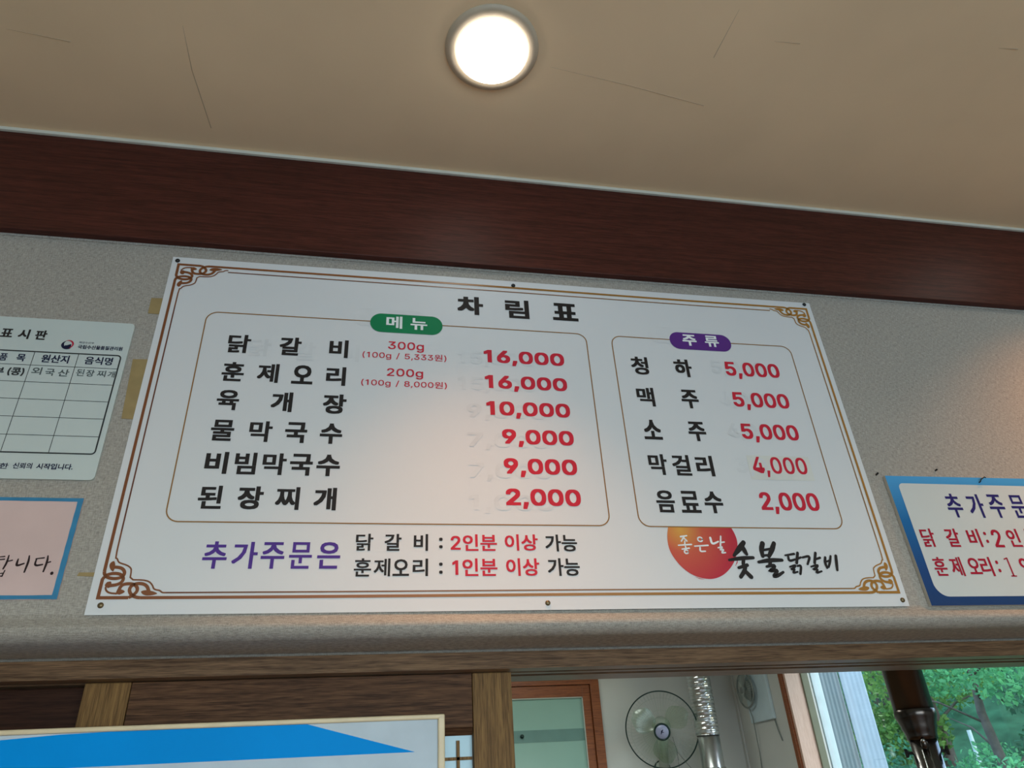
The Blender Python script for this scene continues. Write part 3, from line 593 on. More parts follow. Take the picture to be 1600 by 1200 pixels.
words('order_note', [('닭', -.3787, -.302, .0369, .0378), ('갈', -.318, -.302, .0363, .0378), ('비', -.2576, -.302, .0311, .038), (':', -.214, -.303, .0077, .0242), ('가능', .0585, -.302, .0743, .0393)], M['black'], ban, yb, 0.0010)
words('order_note', [('훈', -.38, -.357, .036, .039), ('제', -.3393, -.357, .0345, .0385), ('오', -.2995, -.3575, .035, .036), ('리', -.2581, -.357, .0329, .038), (':', -.2141, -.359, .0076, .0245), ('가능', .0595, -.357, .0737, .0398)], M['black'], ban, yb, 0.0010)
words('order_amount', [('2인분', -.1407, -.3017, .1034, .0378), ('이상', -.0334, -.3011, .0756, .0378)], M['red'], ban, yb, 0.0010)
words('order_amount', [('1인분', -.1398, -.3569, .0991, .0389), ('이상', -.0335, -.3569, .0748, .0393)], M['red'], ban, yb, 0.0010)
# house logo: a brushed sun with white and black brush lettering
BLOB = [[.3226,-.2615],[.3154,-.2867],[.3155,-.3155],[.3266,-.3411],[.3447,-.3635],[.3683,-.3788],[.3993,-.3858],[.4238,-.3823],[.4473,-.3706],[.4702,-.3494],[.4853,-.3235],[.4929,-.2972],[.4905,-.2764],[.4845,-.2615]]
mt, t, b = base_mat('print_sun', (0.6, 0.05, 0.04), 0.35)
tc = N(t, 'ShaderNodeTexCoord'); vm = N(t, 'ShaderNodeVectorMath', operation='DISTANCE'); vm.inputs[1].default_value = (0.352, -0.01, -0.268)
rp = N(t, 'ShaderNodeValToRGB'); e = rp.color_ramp.elements; e.new(0.06)
mr = N(t, 'ShaderNodeMapRange'); mr.inputs['From Max'].default_value = 0.13
for i, (p, c) in enumerate(((0.0, (0.72, 0.36, 0.06)), (0.42, (0.62, 0.10, 0.05)), (1.0, (0.52, 0.018, 0.04)))): e[i].position = p; e[i].color = (*c, 1)
t.links.new(tc.outputs['Object'], vm.inputs[0]); t.links.new(vm.outputs['Value'], mr.inputs['Value']); t.links.new(mr.outputs[0], rp.inputs[0]); t.links.new(rp.outputs[0], b.inputs['Base Color'])
M['sun'] = mt
bm = newbm(); flatpoly(bm, smoothline([tuple(p) for p in BLOB], 2), yb, 0.0007)
stroke(bm, [(0.368, -0.3795), (0.378, -0.3835), (0.389, -0.3858)], [.0004, .0016, .0004], yb, 0.0007)
stroke(bm, [(0.484, -0.337), (0.4795, -0.3465), (0.4735, -0.354)], [.0006, .0022, .0006], yb, 0.0007)
sun = obj('logo_sun', face_front(bm), M['sun'], ban, kind='flat')
BLACK= [[[0.5073,-0.2977,0.0082],[0.4941,-0.3118,0.0108],[0.4754,-0.3293,0.0051]],[[0.5011,-0.3059,0.0076],[0.5051,-0.3176,0.0089],[0.5088,-0.3257,0.0057]],[[0.4607,-0.3403,0.0044],[0.4917,-0.3356,0.0076],[0.5233,-0.3344,0.0057]],[[0.4982,-0.3365,0.0063],[0.4946,-0.3494,0.0063]],[[0.4809,-0.3585,0.0051],[0.5037,-0.3522,0.0063]],[[0.4991,-0.3537,0.0063],[0.4936,-0.3664,0.0076],[0.4808,-0.3799,0.0063]],[[0.4951,-0.3664,0.007],[0.5071,-0.38,0.0076]],[[0.5562,-0.2997,0.0089],[0.5493,-0.3145,0.0089],[0.549,-0.3306,0.0063]],[[0.5863,-0.2989,0.0076],[0.5775,-0.3144,0.0095],[0.5647,-0.3314,0.0063]],[[0.5537,-0.3159,0.0044],[0.5781,-0.312,0.0044]],[[0.5503,-0.3291,0.0044],[0.5672,-0.3279,0.0044]],[[0.5349,-0.345,0.0051],[0.5646,-0.3401,0.0082],[0.5965,-0.34,0.0057]],[[0.5659,-0.3413,0.0063],[0.5621,-0.3522,0.0063]],[[0.5526,-0.3557,0.0044],[0.5741,-0.3516,0.0063],[0.5705,-0.3594,0.0063],[0.5562,-0.3671,0.0057],[0.5779,-0.3631,0.0057],[0.5737,-0.3708,0.007],[0.5638,-0.3793,0.0057],[0.5749,-0.3779,0.0063],[0.5919,-0.3688,0.0044]],[[0.6078,-0.3284,0.0032],[0.6321,-0.3248,0.0044]],[[0.6156,-0.3283,0.0038],[0.6139,-0.3429,0.0048],[0.6315,-0.3382,0.0038]],[[0.6423,-0.3224,0.0051],[0.6329,-0.347,0.0051]],[[0.6377,-0.3365,0.0044],[0.6475,-0.3332,0.0038]],[[0.6127,-0.3562,0.0032],[0.6287,-0.3516,0.0041],[0.6238,-0.358,0.0041],[0.6131,-0.3628,0.0038],[0.6254,-0.3603,0.0038],[0.6154,-0.3714,0.0038],[0.6295,-0.368,0.0032]],[[0.6327,-0.3542,0.0035],[0.6437,-0.3522,0.0044],[0.6353,-0.3729,0.0044]],[[0.6518,-0.3335,0.0038],[0.6742,-0.3287,0.0048],[0.6607,-0.3498,0.0038]],[[0.6896,-0.3222,0.0048],[0.6803,-0.3469,0.0048]],[[0.6842,-0.3381,0.0038],[0.6982,-0.334,0.0044]],[[0.6685,-0.3556,0.0032],[0.688,-0.351,0.0044],[0.6821,-0.358,0.0044],[0.6705,-0.3629,0.0038],[0.6851,-0.3609,0.0041],[0.6765,-0.3715,0.0041],[0.6928,-0.3667,0.0032]],[[0.7126,-0.3331,0.0044],[0.7079,-0.3463,0.0051],[0.7099,-0.3586,0.0038]],[[0.7278,-0.3298,0.0038],[0.7223,-0.3434,0.0048],[0.7144,-0.3565,0.0038]],[[0.712,-0.3434,0.0032],[0.7232,-0.3404,0.0035]],[[0.7094,-0.3571,0.0032],[0.7168,-0.3539,0.0032]],[[0.7422,-0.3291,0.0051],[0.7387,-0.3463,0.0057],[0.7351,-0.3638,0.0044]]]
WHITE= [[[0.3497,-0.2847,0.0032],[0.3653,-0.2822,0.0025]],[[0.3582,-0.2846,0.0029],[0.3495,-0.2957,0.0025]],[[0.3575,-0.2881,0.0029],[0.3634,-0.2951,0.0029]],[[0.3582,-0.2957,0.0025],[0.3567,-0.3038,0.0025]],[[0.3405,-0.3056,0.0025],[0.3733,-0.3034,0.0029]],[[0.3478,-0.3148,0.0025],[0.3662,-0.3124,0.0029]],[[0.3574,-0.3079,0.0025],[0.358,-0.3131,0.0025]],
[[0.3807,-0.3075,0.0025],[0.4147,-0.3052,0.0029]],[[0.3936,-0.3106,0.0029],[0.3917,-0.3204,0.0032],[0.4054,-0.3195,0.0025]],[[0.4243,-0.287,0.0044],[0.4254,-0.3034,0.0041],[0.443,-0.2957,0.0029]],[[0.4519,-0.2827,0.0029],[0.4462,-0.3062,0.0032]],[[0.448,-0.298,0.0029],[0.4581,-0.2968,0.0025]],[[0.4391,-0.3109,0.0025],[0.4526,-0.3079,0.0029],[0.4409,-0.3167,0.0029],[0.4542,-0.3143,0.0029],[0.444,-0.3237,0.0029],[0.4555,-0.3225,0.0025]]]
for cx, cz, r in ((0.3571, -0.3211, 0.0048), (0.3976, -0.2908, 0.006)):
    WHITE.append([[cx+r*math.cos(i*PI/6), cz+0.9*r*math.sin(i*PI/6), 0.0026] for i in range(13)])
def brush(name, strokes, mt, parent, lift, fat):
    bm = newbm()
    for k, st in enumerate(strokes):
        q = smoothline([tuple(p) for p in st], 2)
        stroke(bm, [(p[0], p[1]) for p in q], [p[2]*fat for p in q], yb, lift + 0.00001*k, roundcap=True)
    return obj(name, face_front(bm), mt, parent, kind='flat')
brush('logo_white_lettering', WHITE, M['white'], sun, 0.0012, 1.35)
brush('logo_lettering', BLACK, M['black'], ban, 0.0014, 1.4)

# ------------------------------------------------------------------ thumbtacks
def tack(x, z, mt, label):
    yy = yb(x, z)
    M4 = Matrix.Translation((0, 0, 0)) @ Matrix.Rotation(PI/2, 4, 'X')
    bm = newbm(); lathe(bm, [(0, 0.0046), (0.003, 0.0042), (0.0052, 0.0028), (0.0058, 0.001), (0.0056, 0.0), (0.0012, 0.0), (0.0012, yy-0.0), (0, yy-0.0015)], 20, M4)
    o = obj('thumbtack', bm, mt, smooth=True); o.location = (x, yy, ZS+z)
    tag(o, label, 'pin', 'round tacks holding the menu banner')
tack(-0.8871, 0.4376, M['tackd'], 'dark round tack in the top left corner of the menu banner')
tack(-0.0116, 0.4345, M['tackd'], 'dark round tack in the top edge of the menu banner above its title')
tack(0.8814, 0.4426, M['tackd'], 'dark round tack in the top right corner of the menu banner')
tack(-0.8746, -0.4318, M['tack'], 'brass round tack in the bottom left corner of the menu banner')
tack(0.0167, -0.4355, M['tack'], 'brass round tack midway along the bottom edge of the menu banner')
tack(0.8856, -0.4357, M['tack'], 'brass round tack in the bottom right corner of the menu banner')

# ------------------------------------------------------------------ masking tape on the wallpaper
def tape(pts, label):
    bm = newbm(); prism(bm, pts, -0.0012, -0.0003, 'y'); o = obj('masking_tape', bm, M['tape']); o.location = (0, 0, ZS)
    tag(o, label, 'tape', 'strips of masking tape beside the banner')
tape([(-0.927, 0.316), (-0.885, 0.318), (-0.884, 0.268), (-0.926, 0.269)], 'short square piece of tan masking tape on the wallpaper, topmost of those beside the banner')
tape([(-0.933, 0.136), (-0.890, 0.138), (-0.886, -0.022), (-0.925, -0.021)], 'longer strip of tan masking tape between the rounded notice plate and the banner')
tape([(-0.930, -0.366), (-0.885, -0.366), (-0.885, -0.375), (-0.932, -0.373)], 'thin yellowed scrap of tape between the pink notice and the banner')

# ------------------------------------------------------------------ rounded white notice plate with a ruled table (left)
pl = empty('notice_plate', (0, 0, ZS)); tag(pl, 'rounded white notice plate with a ruled table and a round swirl emblem', 'notice')
yp = lambda x, z: -0.006
bm = newbm(); prism(bm, rrect(-1.56, -0.9455, -0.1715, 0.2325, 0.010), -0.006, -0.0006, 'y'); obj('plate', bm, M['plate'], pl)
bm = newbm()
stroke(bm, rrect(-1.545, -0.9575, -0.1120, 0.1400, 0.008, 5), 0.0032, yp, 0.0005, True)
obj('table_border', face_front(bm), M['ink'], pl, kind='flat')
bm = newbm()
for z in (0.1040, 0.0603, 0.0168, -0.0268, -0.0705): stroke(bm, [(-1.545, z), (-0.9575, z)], 0.0013, yp, 0.0004)
for x in (-1.45, -1.34, -1.23, -1.1395, -1.0478): stroke(bm, [(x, -0.112), (x, 0.140)], 0.0013, yp, 0.0004)
obj('table_rules', face_front(bm), M['ink'], pl, kind='flat')
words('heading', [('표', -1.2105, .187, .0255, .0232), ('시', -1.1745, .186, .0235, .0265), ('판', -1.1385, .186, .0245, .0262)], M['black'], pl, yp, 0.0010, 0.0006)
words('column_heading', [('품', -1.1995, .122, .0165, .0190), ('목', -1.1636, .122, .0180, .0195), ('원산지', -1.0931, .1229, .0575, .0215), ('음식명', -1.0018, .1232, .0585, .0210)], M['navy'], pl, yp, 0.0006, 0.0006)
words('handwriting', [('부', -1.1985, .0845, .0215, .0195), ('(콩)', -1.1637, .0847, .0335, .0215)], M['ink'], pl, yp, 0.0008, 0.0006)
words('faded_handwriting', [('외', -1.1225, .089, .0205, .0195), ('국', -1.0950, .087, .0190, .0180), ('산', -1.0670, .087, .0225, .0185)], M['inkfade'], pl, yp, 0.0005, 0.0006)
words('faded_handwriting', [('된', -1.0330, .0900, .0165, .0180), ('장', -1.0120, .0893, .0170, .0180), ('찌', -0.9885, .0890, .0180, .0170), ('개', -0.9675, .0885, .0150, .0165)], M['inkfade'], pl, yp, 0.0004, 0.0006)
words('small_lettering', [('해양수산부', -1.0386, .1712, .0319, .0055)], M['navy'], pl, yp, 0.0, 0.0006)
words('agency_lettering', [('국립수산물품질관리원', -1.0065, .159, .0957, .0108)], M['navy'], pl, yp, 0.0004, 0.0006)
words('slogan', [('소중한', -1.1410, -.1440, .0505, .0132), ('신뢰의', -1.0891, -.1427, .0361, .0136), ('시작입니다.', -1.0275, -.1430, .0702, .0136)], M['navy'], pl, yp, 0.0004, 0.0006)
# round swirl emblem: navy body, crimson crescent, white S between
def arc(cx, cz, r, a0, a1, n=18): return [(cx+r*math.cos(math.radians(a0+(a1-a0)*i/n)), cz+r*math.sin(math.radians(a0+(a1-a0)*i/n))) for i in range(n+1)]
ex, ez, er = -1.0772, 0.1639, 0.0128
bm = newbm()
n = 24; q = arc(ex-0.0004, ez-0.0002, er*0.78, 118, 300, n); q += [(ex+0.0040, ez-0.0068), (ex+0.0062, ez-0.0040), (ex+0.0070, ez-0.0006)]
wds = [0.0008 + 0.0054*min(1, i/9) for i in range(n+1)] + [0.0062, 0.0048, 0.0016]
stroke(bm, q, wds, yp, 0.0006)
stroke(bm, [(ex-0.0055, ez-0.0045), (ex-0.001, ez-0.0062), (ex+0.0042, ez-0.0025), (ex+0.0072, ez+0.0012)], [0.004, 0.0062, 0.0052, 0.001], yp, 0.00062)
em = obj('emblem', face_front(bm), M['navy'], pl, kind='flat')
bm = newbm(); q = arc(ex, ez, er*0.86, 122, -62, n); stroke(bm, q, [0.0007 + 0.0030*math.sin(PI*i/n) for i in range(n+1)], yp, 0.00064)
obj('emblem_crescent', face_front(bm), M['navyred'], em, kind='flat')

# ------------------------------------------------------------------ pink notice with blue tape edging (lower left)
pk = empty('pink_notice', (0, 0, ZS)); tag(pk, 'pink laminated notice edged with blue tape, below the rounded notice plate', 'notice')
bm = newbm(); box(bm, -1.46, -0.9560, -0.0030, -0.0005, -0.4190, -0.2115); obj('sheet', bm, M['pink'], pk)
y3 = lambda x, z: -0.003
bm = newbm()
for a, b in (((-1.46, -0.2153), (-0.956, -0.2153)), ((-0.9612, -0.4190), (-0.9612, -0.2115)), ((-1.46, -0.4147), (-0.956, -0.4147))):
    wd = 0.0076 if a[1] == b[1] else 0.0104
    stroke(bm, dense(a, b, 24), [wd*(1+0.05*math.sin(i*1.7)) for i in range(25)], y3, 0.0005 if wd < .01 else .0007)
obj('tape_edging', face_front(bm), M['bluetape'], pk, kind='flat')
def tri(pts, wd): return [(x, z, wd*1.25*k) for (x, z), k in zip(pts, [0.55] + [1.0]*(len(pts)-2) + [0.7])]
PKS = [tri([(-1.0630,-.3330),(-1.0630,-.3480),(-1.0660,-.3595)], .0034), tri([(-1.0625,-.3450),(-1.0545,-.3425)], .003), tri([(-1.0800,-.3360),(-1.0700,-.3350)], .003), tri([(-1.0830,-.3420),(-1.0690,-.3405)], .003),
       tri([(-1.0720,-.3640),(-1.0725,-.3750)], .003), tri([(-1.0620,-.3625),(-1.0640,-.3740)], .003), tri([(-1.0720,-.3690),(-1.0630,-.3680)], .0026), tri([(-1.0730,-.3745),(-1.0635,-.3735)], .0026),
       tri([(-1.0445,-.3400),(-1.0450,-.3480),(-1.0440,-.3540),(-1.0320,-.3490)], .0034), tri([(-1.0265,-.3335),(-1.0250,-.3450),(-1.0270,-.3660)], .0036),
       tri([(-1.0130,-.3395),(-0.9990,-.3375)], .0032), tri([(-1.0120,-.3395),(-1.0125,-.3540),(-0.9985,-.3510)], .0034), tri([(-0.9930,-.3335),(-0.9915,-.3450),(-0.9935,-.3650)], .0036), tri([(-0.9925,-.3480),(-0.9855,-.3455)], .0032)]
bm = newbm()
for k, st in enumerate(PKS):
    q = smoothline(st, 2); stroke(bm, [(p[0], p[1]) for p in q], [p[2] for p in q], y3, 0.0006+0.00001*k, roundcap=True)
V = [bm.verts.new((-0.9774+0.003*math.cos(i*PI/8), -0.0038, -.3684+0.0034*math.sin(i*PI/8))) for i in range(16)]; bm.faces.new(V)
obj('brush_lettering', face_front(bm), M['brushink'], pk, kind='flat')

# ------------------------------------------------------------------ blue bordered order notice (right), its face in local coordinates with z measured from its top edge
ob = empty('order_notice', (0.949, -0.001, ZS-0.1160)); tag(ob, 'stiff white notice board with a blue gradient border and red lettering', 'notice')
bm = newbm(); prism(bm, [(0.0, 0.0), (0.86, 0.004), (0.86, -0.335), (0.0055, -0.335)], -0.010, 0.0, 'y')
o = obj('board', bm, [M['bluegrad'], M['boardedge']], ob)
for p in o.data.polygons: p.material_index = 0 if p.normal.y < -0.9 else 1
yo = lambda x, z: -0.010
bm = newbm(); P = []
x0, x1, z0, z1 = 0.030, 0.84, -0.314, -0.0205
for cx, cz, a, r in ((x1-.02, z0+.02, -PI/2, .02), (x1-.02, z1-.02, 0, .02), (x0+.014, z1-.014, PI/2, .014), (x0+.034, z0+.034, PI, .034)):
    P += [(cx+r*math.cos(a+PI/2*i/8), cz+r*math.sin(a+PI/2*i/8)) for i in range(9)]
flatpoly(bm, P, yo, 0.0005); obj('panel', face_front(bm), M['noticewhite'], ob, kind='flat')
dx, dz = -0.949, 0.1160
words('heading', [(c, x+dx, z+dz, ww, hh) for c, x, z, ww, hh in (('추', 1.1235, -.196, .045, .0655), ('가', 1.1889, -.196, .0470, .0655), ('주', 1.2525, -.1955, .0460, .0650), ('문', 1.3200, -.1955, .0460, .0640), ('은', 1.385, -.1955, .0460, .064))], M['navyhead'], ob, yo, 0.0014, 0.0011)
words('chicken_line', [(c, x+dx, z+dz, ww, hh) for c, x, z, ww, hh in (('닭', 1.0111, -.2835, .0385, .048), ('갈', 1.0822, -.283, .0385, .048), ('비', 1.145, -.283, .036, .048), (':', 1.1808, -.2815, .0075, .029), ('2', 1.2125, -.284, .0275, .047), ('인', 1.2627, -.282, .0370, .048), ('분', 1.318, -.282, .038, .048))], M['crimson'], ob, yo, 0.0012, 0.0011)
words('duck_line', [(c, x+dx, z+dz, ww, hh) for c, x, z, ww, hh in (('훈', 1.0157, -.3565, .036, .0470), ('제', 1.0624, -.3568, .0335, .0480), ('오', 1.1125, -.3555, .035, .041), ('리', 1.1476, -.3568, .034, .0485), (':', 1.182, -.3565, .0075, .0295), ('인', 1.2659, -.356, .037, .0475))], M['crimson'], ob, yo, 0.0012, 0.0011)
bm = newbm()
for pts, wd in (([(1.2165, -.3345), (1.2165, -.3805)], .0042), ([(1.2065, -.3385), (1.2170, -.3348)], .0030), ([(1.2085, -.3808), (1.2255, -.3808)], .0030)):
    stroke(bm, [(x+dx, z+dz) for x, z in pts], wd, yo, 0.0011)
obj('duck_line_figure', face_front(bm), M['crimson'], ob, kind='flat')
bm = newbm()
for pts in ([(0.335, -0.323), (0.352, -0.3195), (0.372, -0.3205), (0.40, -0.316)], [(0.338, -0.327), (0.36, -0.3225), (0.385, -0.323)], [(0.33, -0.3265), (0.345, -0.3215), (0.39, -0.3185)]):
    stroke(bm, smoothline(pts, 2), 0.0016, yo, 0.0008)
obj('scribble', face_front(bm), M['black'], ob, kind='flat')

def nail(pts, r, label):
    bm = newbm(); tube(bm, pts, r, 8)
    p = pts[-1]
    o = obj('nail', bm, M['tackd'], smooth=True); tag(o, label, 'nail', 'nails on the papered wall')
nail([(1.2290, 0.004, ZS-0.1290), (1.2292, -0.016, ZS-0.1285), (1.2300, -0.020, ZS-0.1235), (1.2420, -0.022, ZS-0.1170), (1.2440, -0.0225, ZS-0.1200)], 0.0016, 'bent black nail over the top edge of the blue bordered notice')
nail([(0.9330, 0.004, ZS-0.1110), (0.9325, -0.010, ZS-0.1080)], [0.0016, 0.0026], 'small dark nail at the upper left corner of the blue bordered notice')
nail([(1.1180, 0.004, ZS-0.0930), (1.1178, -0.008, ZS-0.0920)], [0.0016, 0.0024], 'small dark nail in bare wallpaper above the blue bordered notice')

# ------------------------------------------------------------------ signboard standing before the sliding door
sb = empty('signboard', (0, 0, 0)); tag(sb, 'white signboard with cream frame and blue swoosh hung before the brown sliding door', 'sign')
SZ0, SZ1, SXA, SXB = 0.95, 1.7265, -1.62, -0.1925
bm = newbm(); box(bm, SXA+0.005, SXB-0.005, 0.146, 0.174, SZ0+0.005, SZ1-0.005); obj('panel', bm, M['boardwhite'], sb)
bm = newbm()
box(bm, SXA, SXB, 0.138, 0.176, SZ1-0.0095, SZ1, 0.003); box(bm, SXA, SXB, 0.138, 0.176, SZ0, SZ0+0.012, 0.003)
box(bm, SXB-0.0145, SXB, 0.138, 0.176, SZ0+0.004, SZ1-0.003, 0.003); box(bm, SXA, SXA+0.0145, 0.138, 0.176, SZ0+0.004, SZ1-0.003, 0.003)
obj('frame', bm, M['cream'], sb)
ysb = lambda x, z: 0.146
bm = newbm(); flatpoly(bm, [(-1.5, 1.672), (-1.25, 1.690), (-1.045, 1.7095), (-0.946, 1.7150), (-0.867, 1.7168), (-0.477, 1.7168), (-0.254, 1.6565), (-1.031, 1.6565), (-1.5, 1.640)], ysb, 0.0006)
obj('blue_swoosh', face_front(bm), M['azure'], sb, kind='flat')

# ------------------------------------------------------------------ ceiling downlights
def downlight(x, y, label):
    o = empty('downlight', (x, y, CZ)); tag(o, label, 'ceiling light', 'round downlights along the front ceiling')
    bm = newbm(); lathe(bm, [(0.118, 0.0), (0.118, -0.004), (0.110, -0.009), (0.100, -0.011), (0.097, -0.009), (0.090, -0.012), (0.0895, 0.0)], 64); obj('trim_ring', bm, M['lampring'], o, True)
    bm = newbm(); lathe(bm, [(0.0893, -0.006), (0.0893, -0.016), (0.084, -0.019), (0.05, -0.021), (0, -0.0215)], 64); obj('diffuser', bm, M['lamp'], o, True)
downlight(*LAMPS[0], 'glowing round downlight in the beige ceiling above the menu banner')
downlight(*LAMPS[1], 'round downlight in the beige ceiling above the blue bordered notice board')
downlight(*LAMPS[2], 'round downlight in the beige ceiling above the rounded plate with the ruled table')

# ------------------------------------------------------------------ far glazed door (orange wood)
d3 = empty('door_3', (0, YD, 0)); d3['kind'] = 'structure'
DX0, DX1, DZ = 0.30, 1.150, 2.275
bm = newbm()
for a, b in ((DX0-0.06, DX0), (DX1-0.06, DX1)): box(bm, a, b, -0.035, -0.001, 0.0, DZ, 0.002)
box(bm, DX0-0.0005, DX1-0.0595, -0.0345, -0.001, DZ-0.060, DZ, 0.002); obj('door_frame', bm, M['orangewood'], d3)
bm = newbm()
box(bm, DX0+0.003, DX0+0.21, -0.022, -0.002, 0.0, DZ-0.063, 0.002); box(bm, DX1-0.116, DX1-0.063, -0.022, -0.002, 0.0, DZ-0.063, 0.002)
box(bm, DX0+0.21, DX1-0.116, -0.022, -0.002, 2.142, DZ-0.063, 0.002); box(bm, DX0+0.21, DX1-0.116, -0.022, -0.002, 0.0, 0.25, 0.002); lf = obj('door_leaf', bm, M['orangewood'], d3)
bm = newbm(); lathe(bm, [(0, 0.018), (0.010, 0.016), (0.012, 0.011), (0.012, 0.0), (0, 0.0)], 20, Matrix.Translation((DX0+0.316, -0.0125, 1.921)) @ Matrix.Rotation(PI/2, 4, 'X')); obj('door_bolt', bm, M['cage'], d3, True)
bm = newbm(); box(bm, DX0+0.205, DX1-0.11, -0.010, -0.004, 0.24, 2.146); obj('frosted_pane', bm, M['frost'], d3)
bm = newbm(); box(bm, DX0+0.21, DX1-0.115, -0.0125, -0.0105, 1.885, 1.955); obj('pane_band', bm, M['frostband'], d3)
bm = newbm(); 
for a, b, c, d in ((DX0+0.2095, DX0+0.2165, 0.25, 2.142), (DX1-0.1225, DX1-0.1155, 0.25, 2.142), (DX0+0.2095, DX1-0.1155, 2.135, 2.142)): box(bm, a, b, -0.024, -0.012, c, d, 0.001)
obj('glazing_bead', bm, M['fanbody'], d3)

# ------------------------------------------------------------------ wall fan facing the camera
C0 = Vector((-0.357, -1.529, 1.55))
fc = Vector((1.470, 3.17, 1.912))
look = ((C0 - fc).normalized() + Vector((0.0, 0.0, -0.2))).normalized()
q = look.to_track_quat('Z', 'Y')
fan = empty('wall_fan', fc); fan.rotation_mode = 'QUATERNION'; fan.rotation_quaternion = q
tag(fan, 'round wall fan with dark green rim and pale blades beside the orange wood door', 'fan', 'wall fans in the dining room')
FR = 0.223
bm = newbm(); ring(bm, FR, 0.0040, 96, 8); obj('cage_rim', bm, M['cage'], fan, True)
bm = newbm()
for k in range(60):
    a = k*2*PI/60; c, s = math.cos(a), math.sin(a)
    for sgn, dep in ((1, 0.055), (-1, -0.07)):
        tube(bm, [(c*0.05, s*0.05, dep), (c*0.17, s*0.17, dep*0.85), (c*FR, s*FR, 0)], 0.00045, 4, False)
for rr, dz2 in ((0.12, 0.052), (0.19, 0.038)): ring(bm, rr, 0.0006, 64, 4, Matrix.Translation((0, 0, dz2)))
obj('cage_wires', bm, M['wire'], fan)
bm = newbm(); M4 = Matrix.Translation((0, 0, 0.072)); lathe(bm, [(0.0, 0.006), (0.038, 0.006), (0.040, 0.003), (0.040, -0.004), (0, -0.004)], 40, M4); bd = obj('badge', bm, M['badge'], fan, True)
bm = newbm(); ring(bm, 0.045, 0.0062, 48, 8, M4); obj('badge_ring', bm, M['cage'], bd, True)
bm = newbm(); tube(bm, [(-0.009, -0.014, 0.0790), (-0.002, 0.004, 0.0792), (0.008, 0.014, 0.0790)], [0.001, 0.0042, 0.001], 6); tube(bm, [(-0.004, -0.002, 0.0790), (0.010, -0.002, 0.0790)], 0.0016, 6); obj('badge_mark', bm, M['navy'], bd)
for k in range(3):
    bm = newbm(); a0 = k*2*PI/3 + 0.55
    rows = []
    for i in range(9):
        rr = 0.04 + 0.155*i/8; half = 0.26 + 0.38*math.sin(PI*min(1, (i+1.5)/9.5)); row = []
        for j in range(9):
            u = j/8*2-1
            hf = half*(1 if i < 7 else (1-0.25*(i-6)))
            row.append(bm.verts.new((rr*math.cos(a0+u*hf), rr*math.sin(a0+u*hf), 0.018*u)))
        rows.append(row)
    for i in range(8):
        for j in range(8): bm.faces.new((rows[i][j], rows[i][j+1], rows[i+1][j+1], rows[i+1][j]))
    bmesh.ops.solidify(bm, geom=bm.faces[:], thickness=0.002)
    obj('blade', bm, M['blade'], fan, True)
bm = newbm(); lathe(bm, [(0, 0.02), (0.035, 0.02), (0.04, 0.0), (0.055, -0.02), (0.058, -0.10), (0.045, -0.125), (0, -0.128)], 32); obj('motor', bm, M['fanbody'], fan, True)
qi = q.inverted()
def loc(p): return qi @ (Vector(p) - fc)
bm = newbm(); tube(bm, [loc((1.497, 3.24, 1.88)), loc((1.51, 3.30, 1.80)), loc((1.515, 3.335, 1.71))], [0.034, 0.030, 0.032], 16); obj('neck', bm, M['fanbody'], fan, True)
bm = newbm(); Mb = (q.to_matrix().to_4x4()).inverted() @ Matrix.Translation(Vector((1.515, YD-0.028, 1.695))-fc) @ Matrix.Rotation(PI/2, 4, 'X')
lathe(bm, [(0, 0.028), (0.022, 0.028), (0.024, 0.022), (0.034, 0.018), (0.05, 0.008), (0.054, -0.024), (0, -0.024)], 32, Mb); mo = obj('wall_mount', bm, M['fanbody'], fan, True)
bm = newbm(); ring(bm, 0.050, 0.007, 32, 8, Mb); obj('mount_ring', bm, M['cage'], mo, True)
for e in ((1.60, 3.30, 1.62), (1.72, 3.33, 1.66)):
    bm = newbm(); tube(bm, [loc((1.49, 3.06, 1.86)), loc((1.52, 3.10, 1.78)), loc(e)], 0.0012, 5); obj('pull_cord', bm, M['cage'], fan)

# small grey fan on the side wall, with a flat white panel behind it and its cord
wp = tag(obj('wall_panel', box(newbm(), SX-0.022, SX-0.0004, 2.905, 3.20, 1.925, 2.30, 0.004), M['pvc']), 'flat white panel on the side wall behind the small grey fan', 'panel')
f2 = empty('wall_fan', (SX-0.022, 3.13, 2.118), (0, -PI/2, 0)); tag(f2, 'small round grey fan on the side wall near the window', 'fan', 'wall fans in the dining room')
bm = newbm(); lathe(bm, [(0, 0.0), (0.05, 0.0), (0.06, 0.018), (0.05, 0.03), (0, 0.03)], 32); obj('motor', bm, M['greyfan'], f2, True)
bm = newbm(); ring(bm, 0.106, 0.006, 64, 8, Matrix.Translation((0, 0, 0.032))); obj('cage_rim', bm, M['greyfan'], f2, True)
bm = newbm()
for k in range(40):
    a = k*2*PI/40; c, s = math.cos(a), math.sin(a); tube(bm, [(c*.02, s*.02, .055), (c*.08, s*.08, .05), (c*.106, s*.106, .032)], 0.0008, 4, False); tube(bm, [(c*.055, s*.055, .01), (c*.106, s*.106, .032)], 0.0008, 4, False)
obj('cage_wires', bm, M['wire'], f2)
bm = newbm(); lathe(bm, [(0, 0.058), (0.02, 0.057), (0.024, 0.05), (0.02, 0.03), (0, 0.03)], 24); obj('hub', bm, M['greyfan'], f2, True)
for k in range(3):
    bm = newbm(); a0 = k*2*PI/3
    v = [bm.verts.new((r*math.cos(a0+u), r*math.sin(a0+u), 0.042+0.01*u)) for r, u in ((.018,-.3),(.06,-.55),(.097,-.5),(.1,0),(.097,.5),(.06,.5),(.018,.3))]
    bm.faces.new(v); bmesh.ops.solidify(bm, geom=bm.faces[:], thickness=0.002); obj('blade', bm, M['greyfan'], f2)
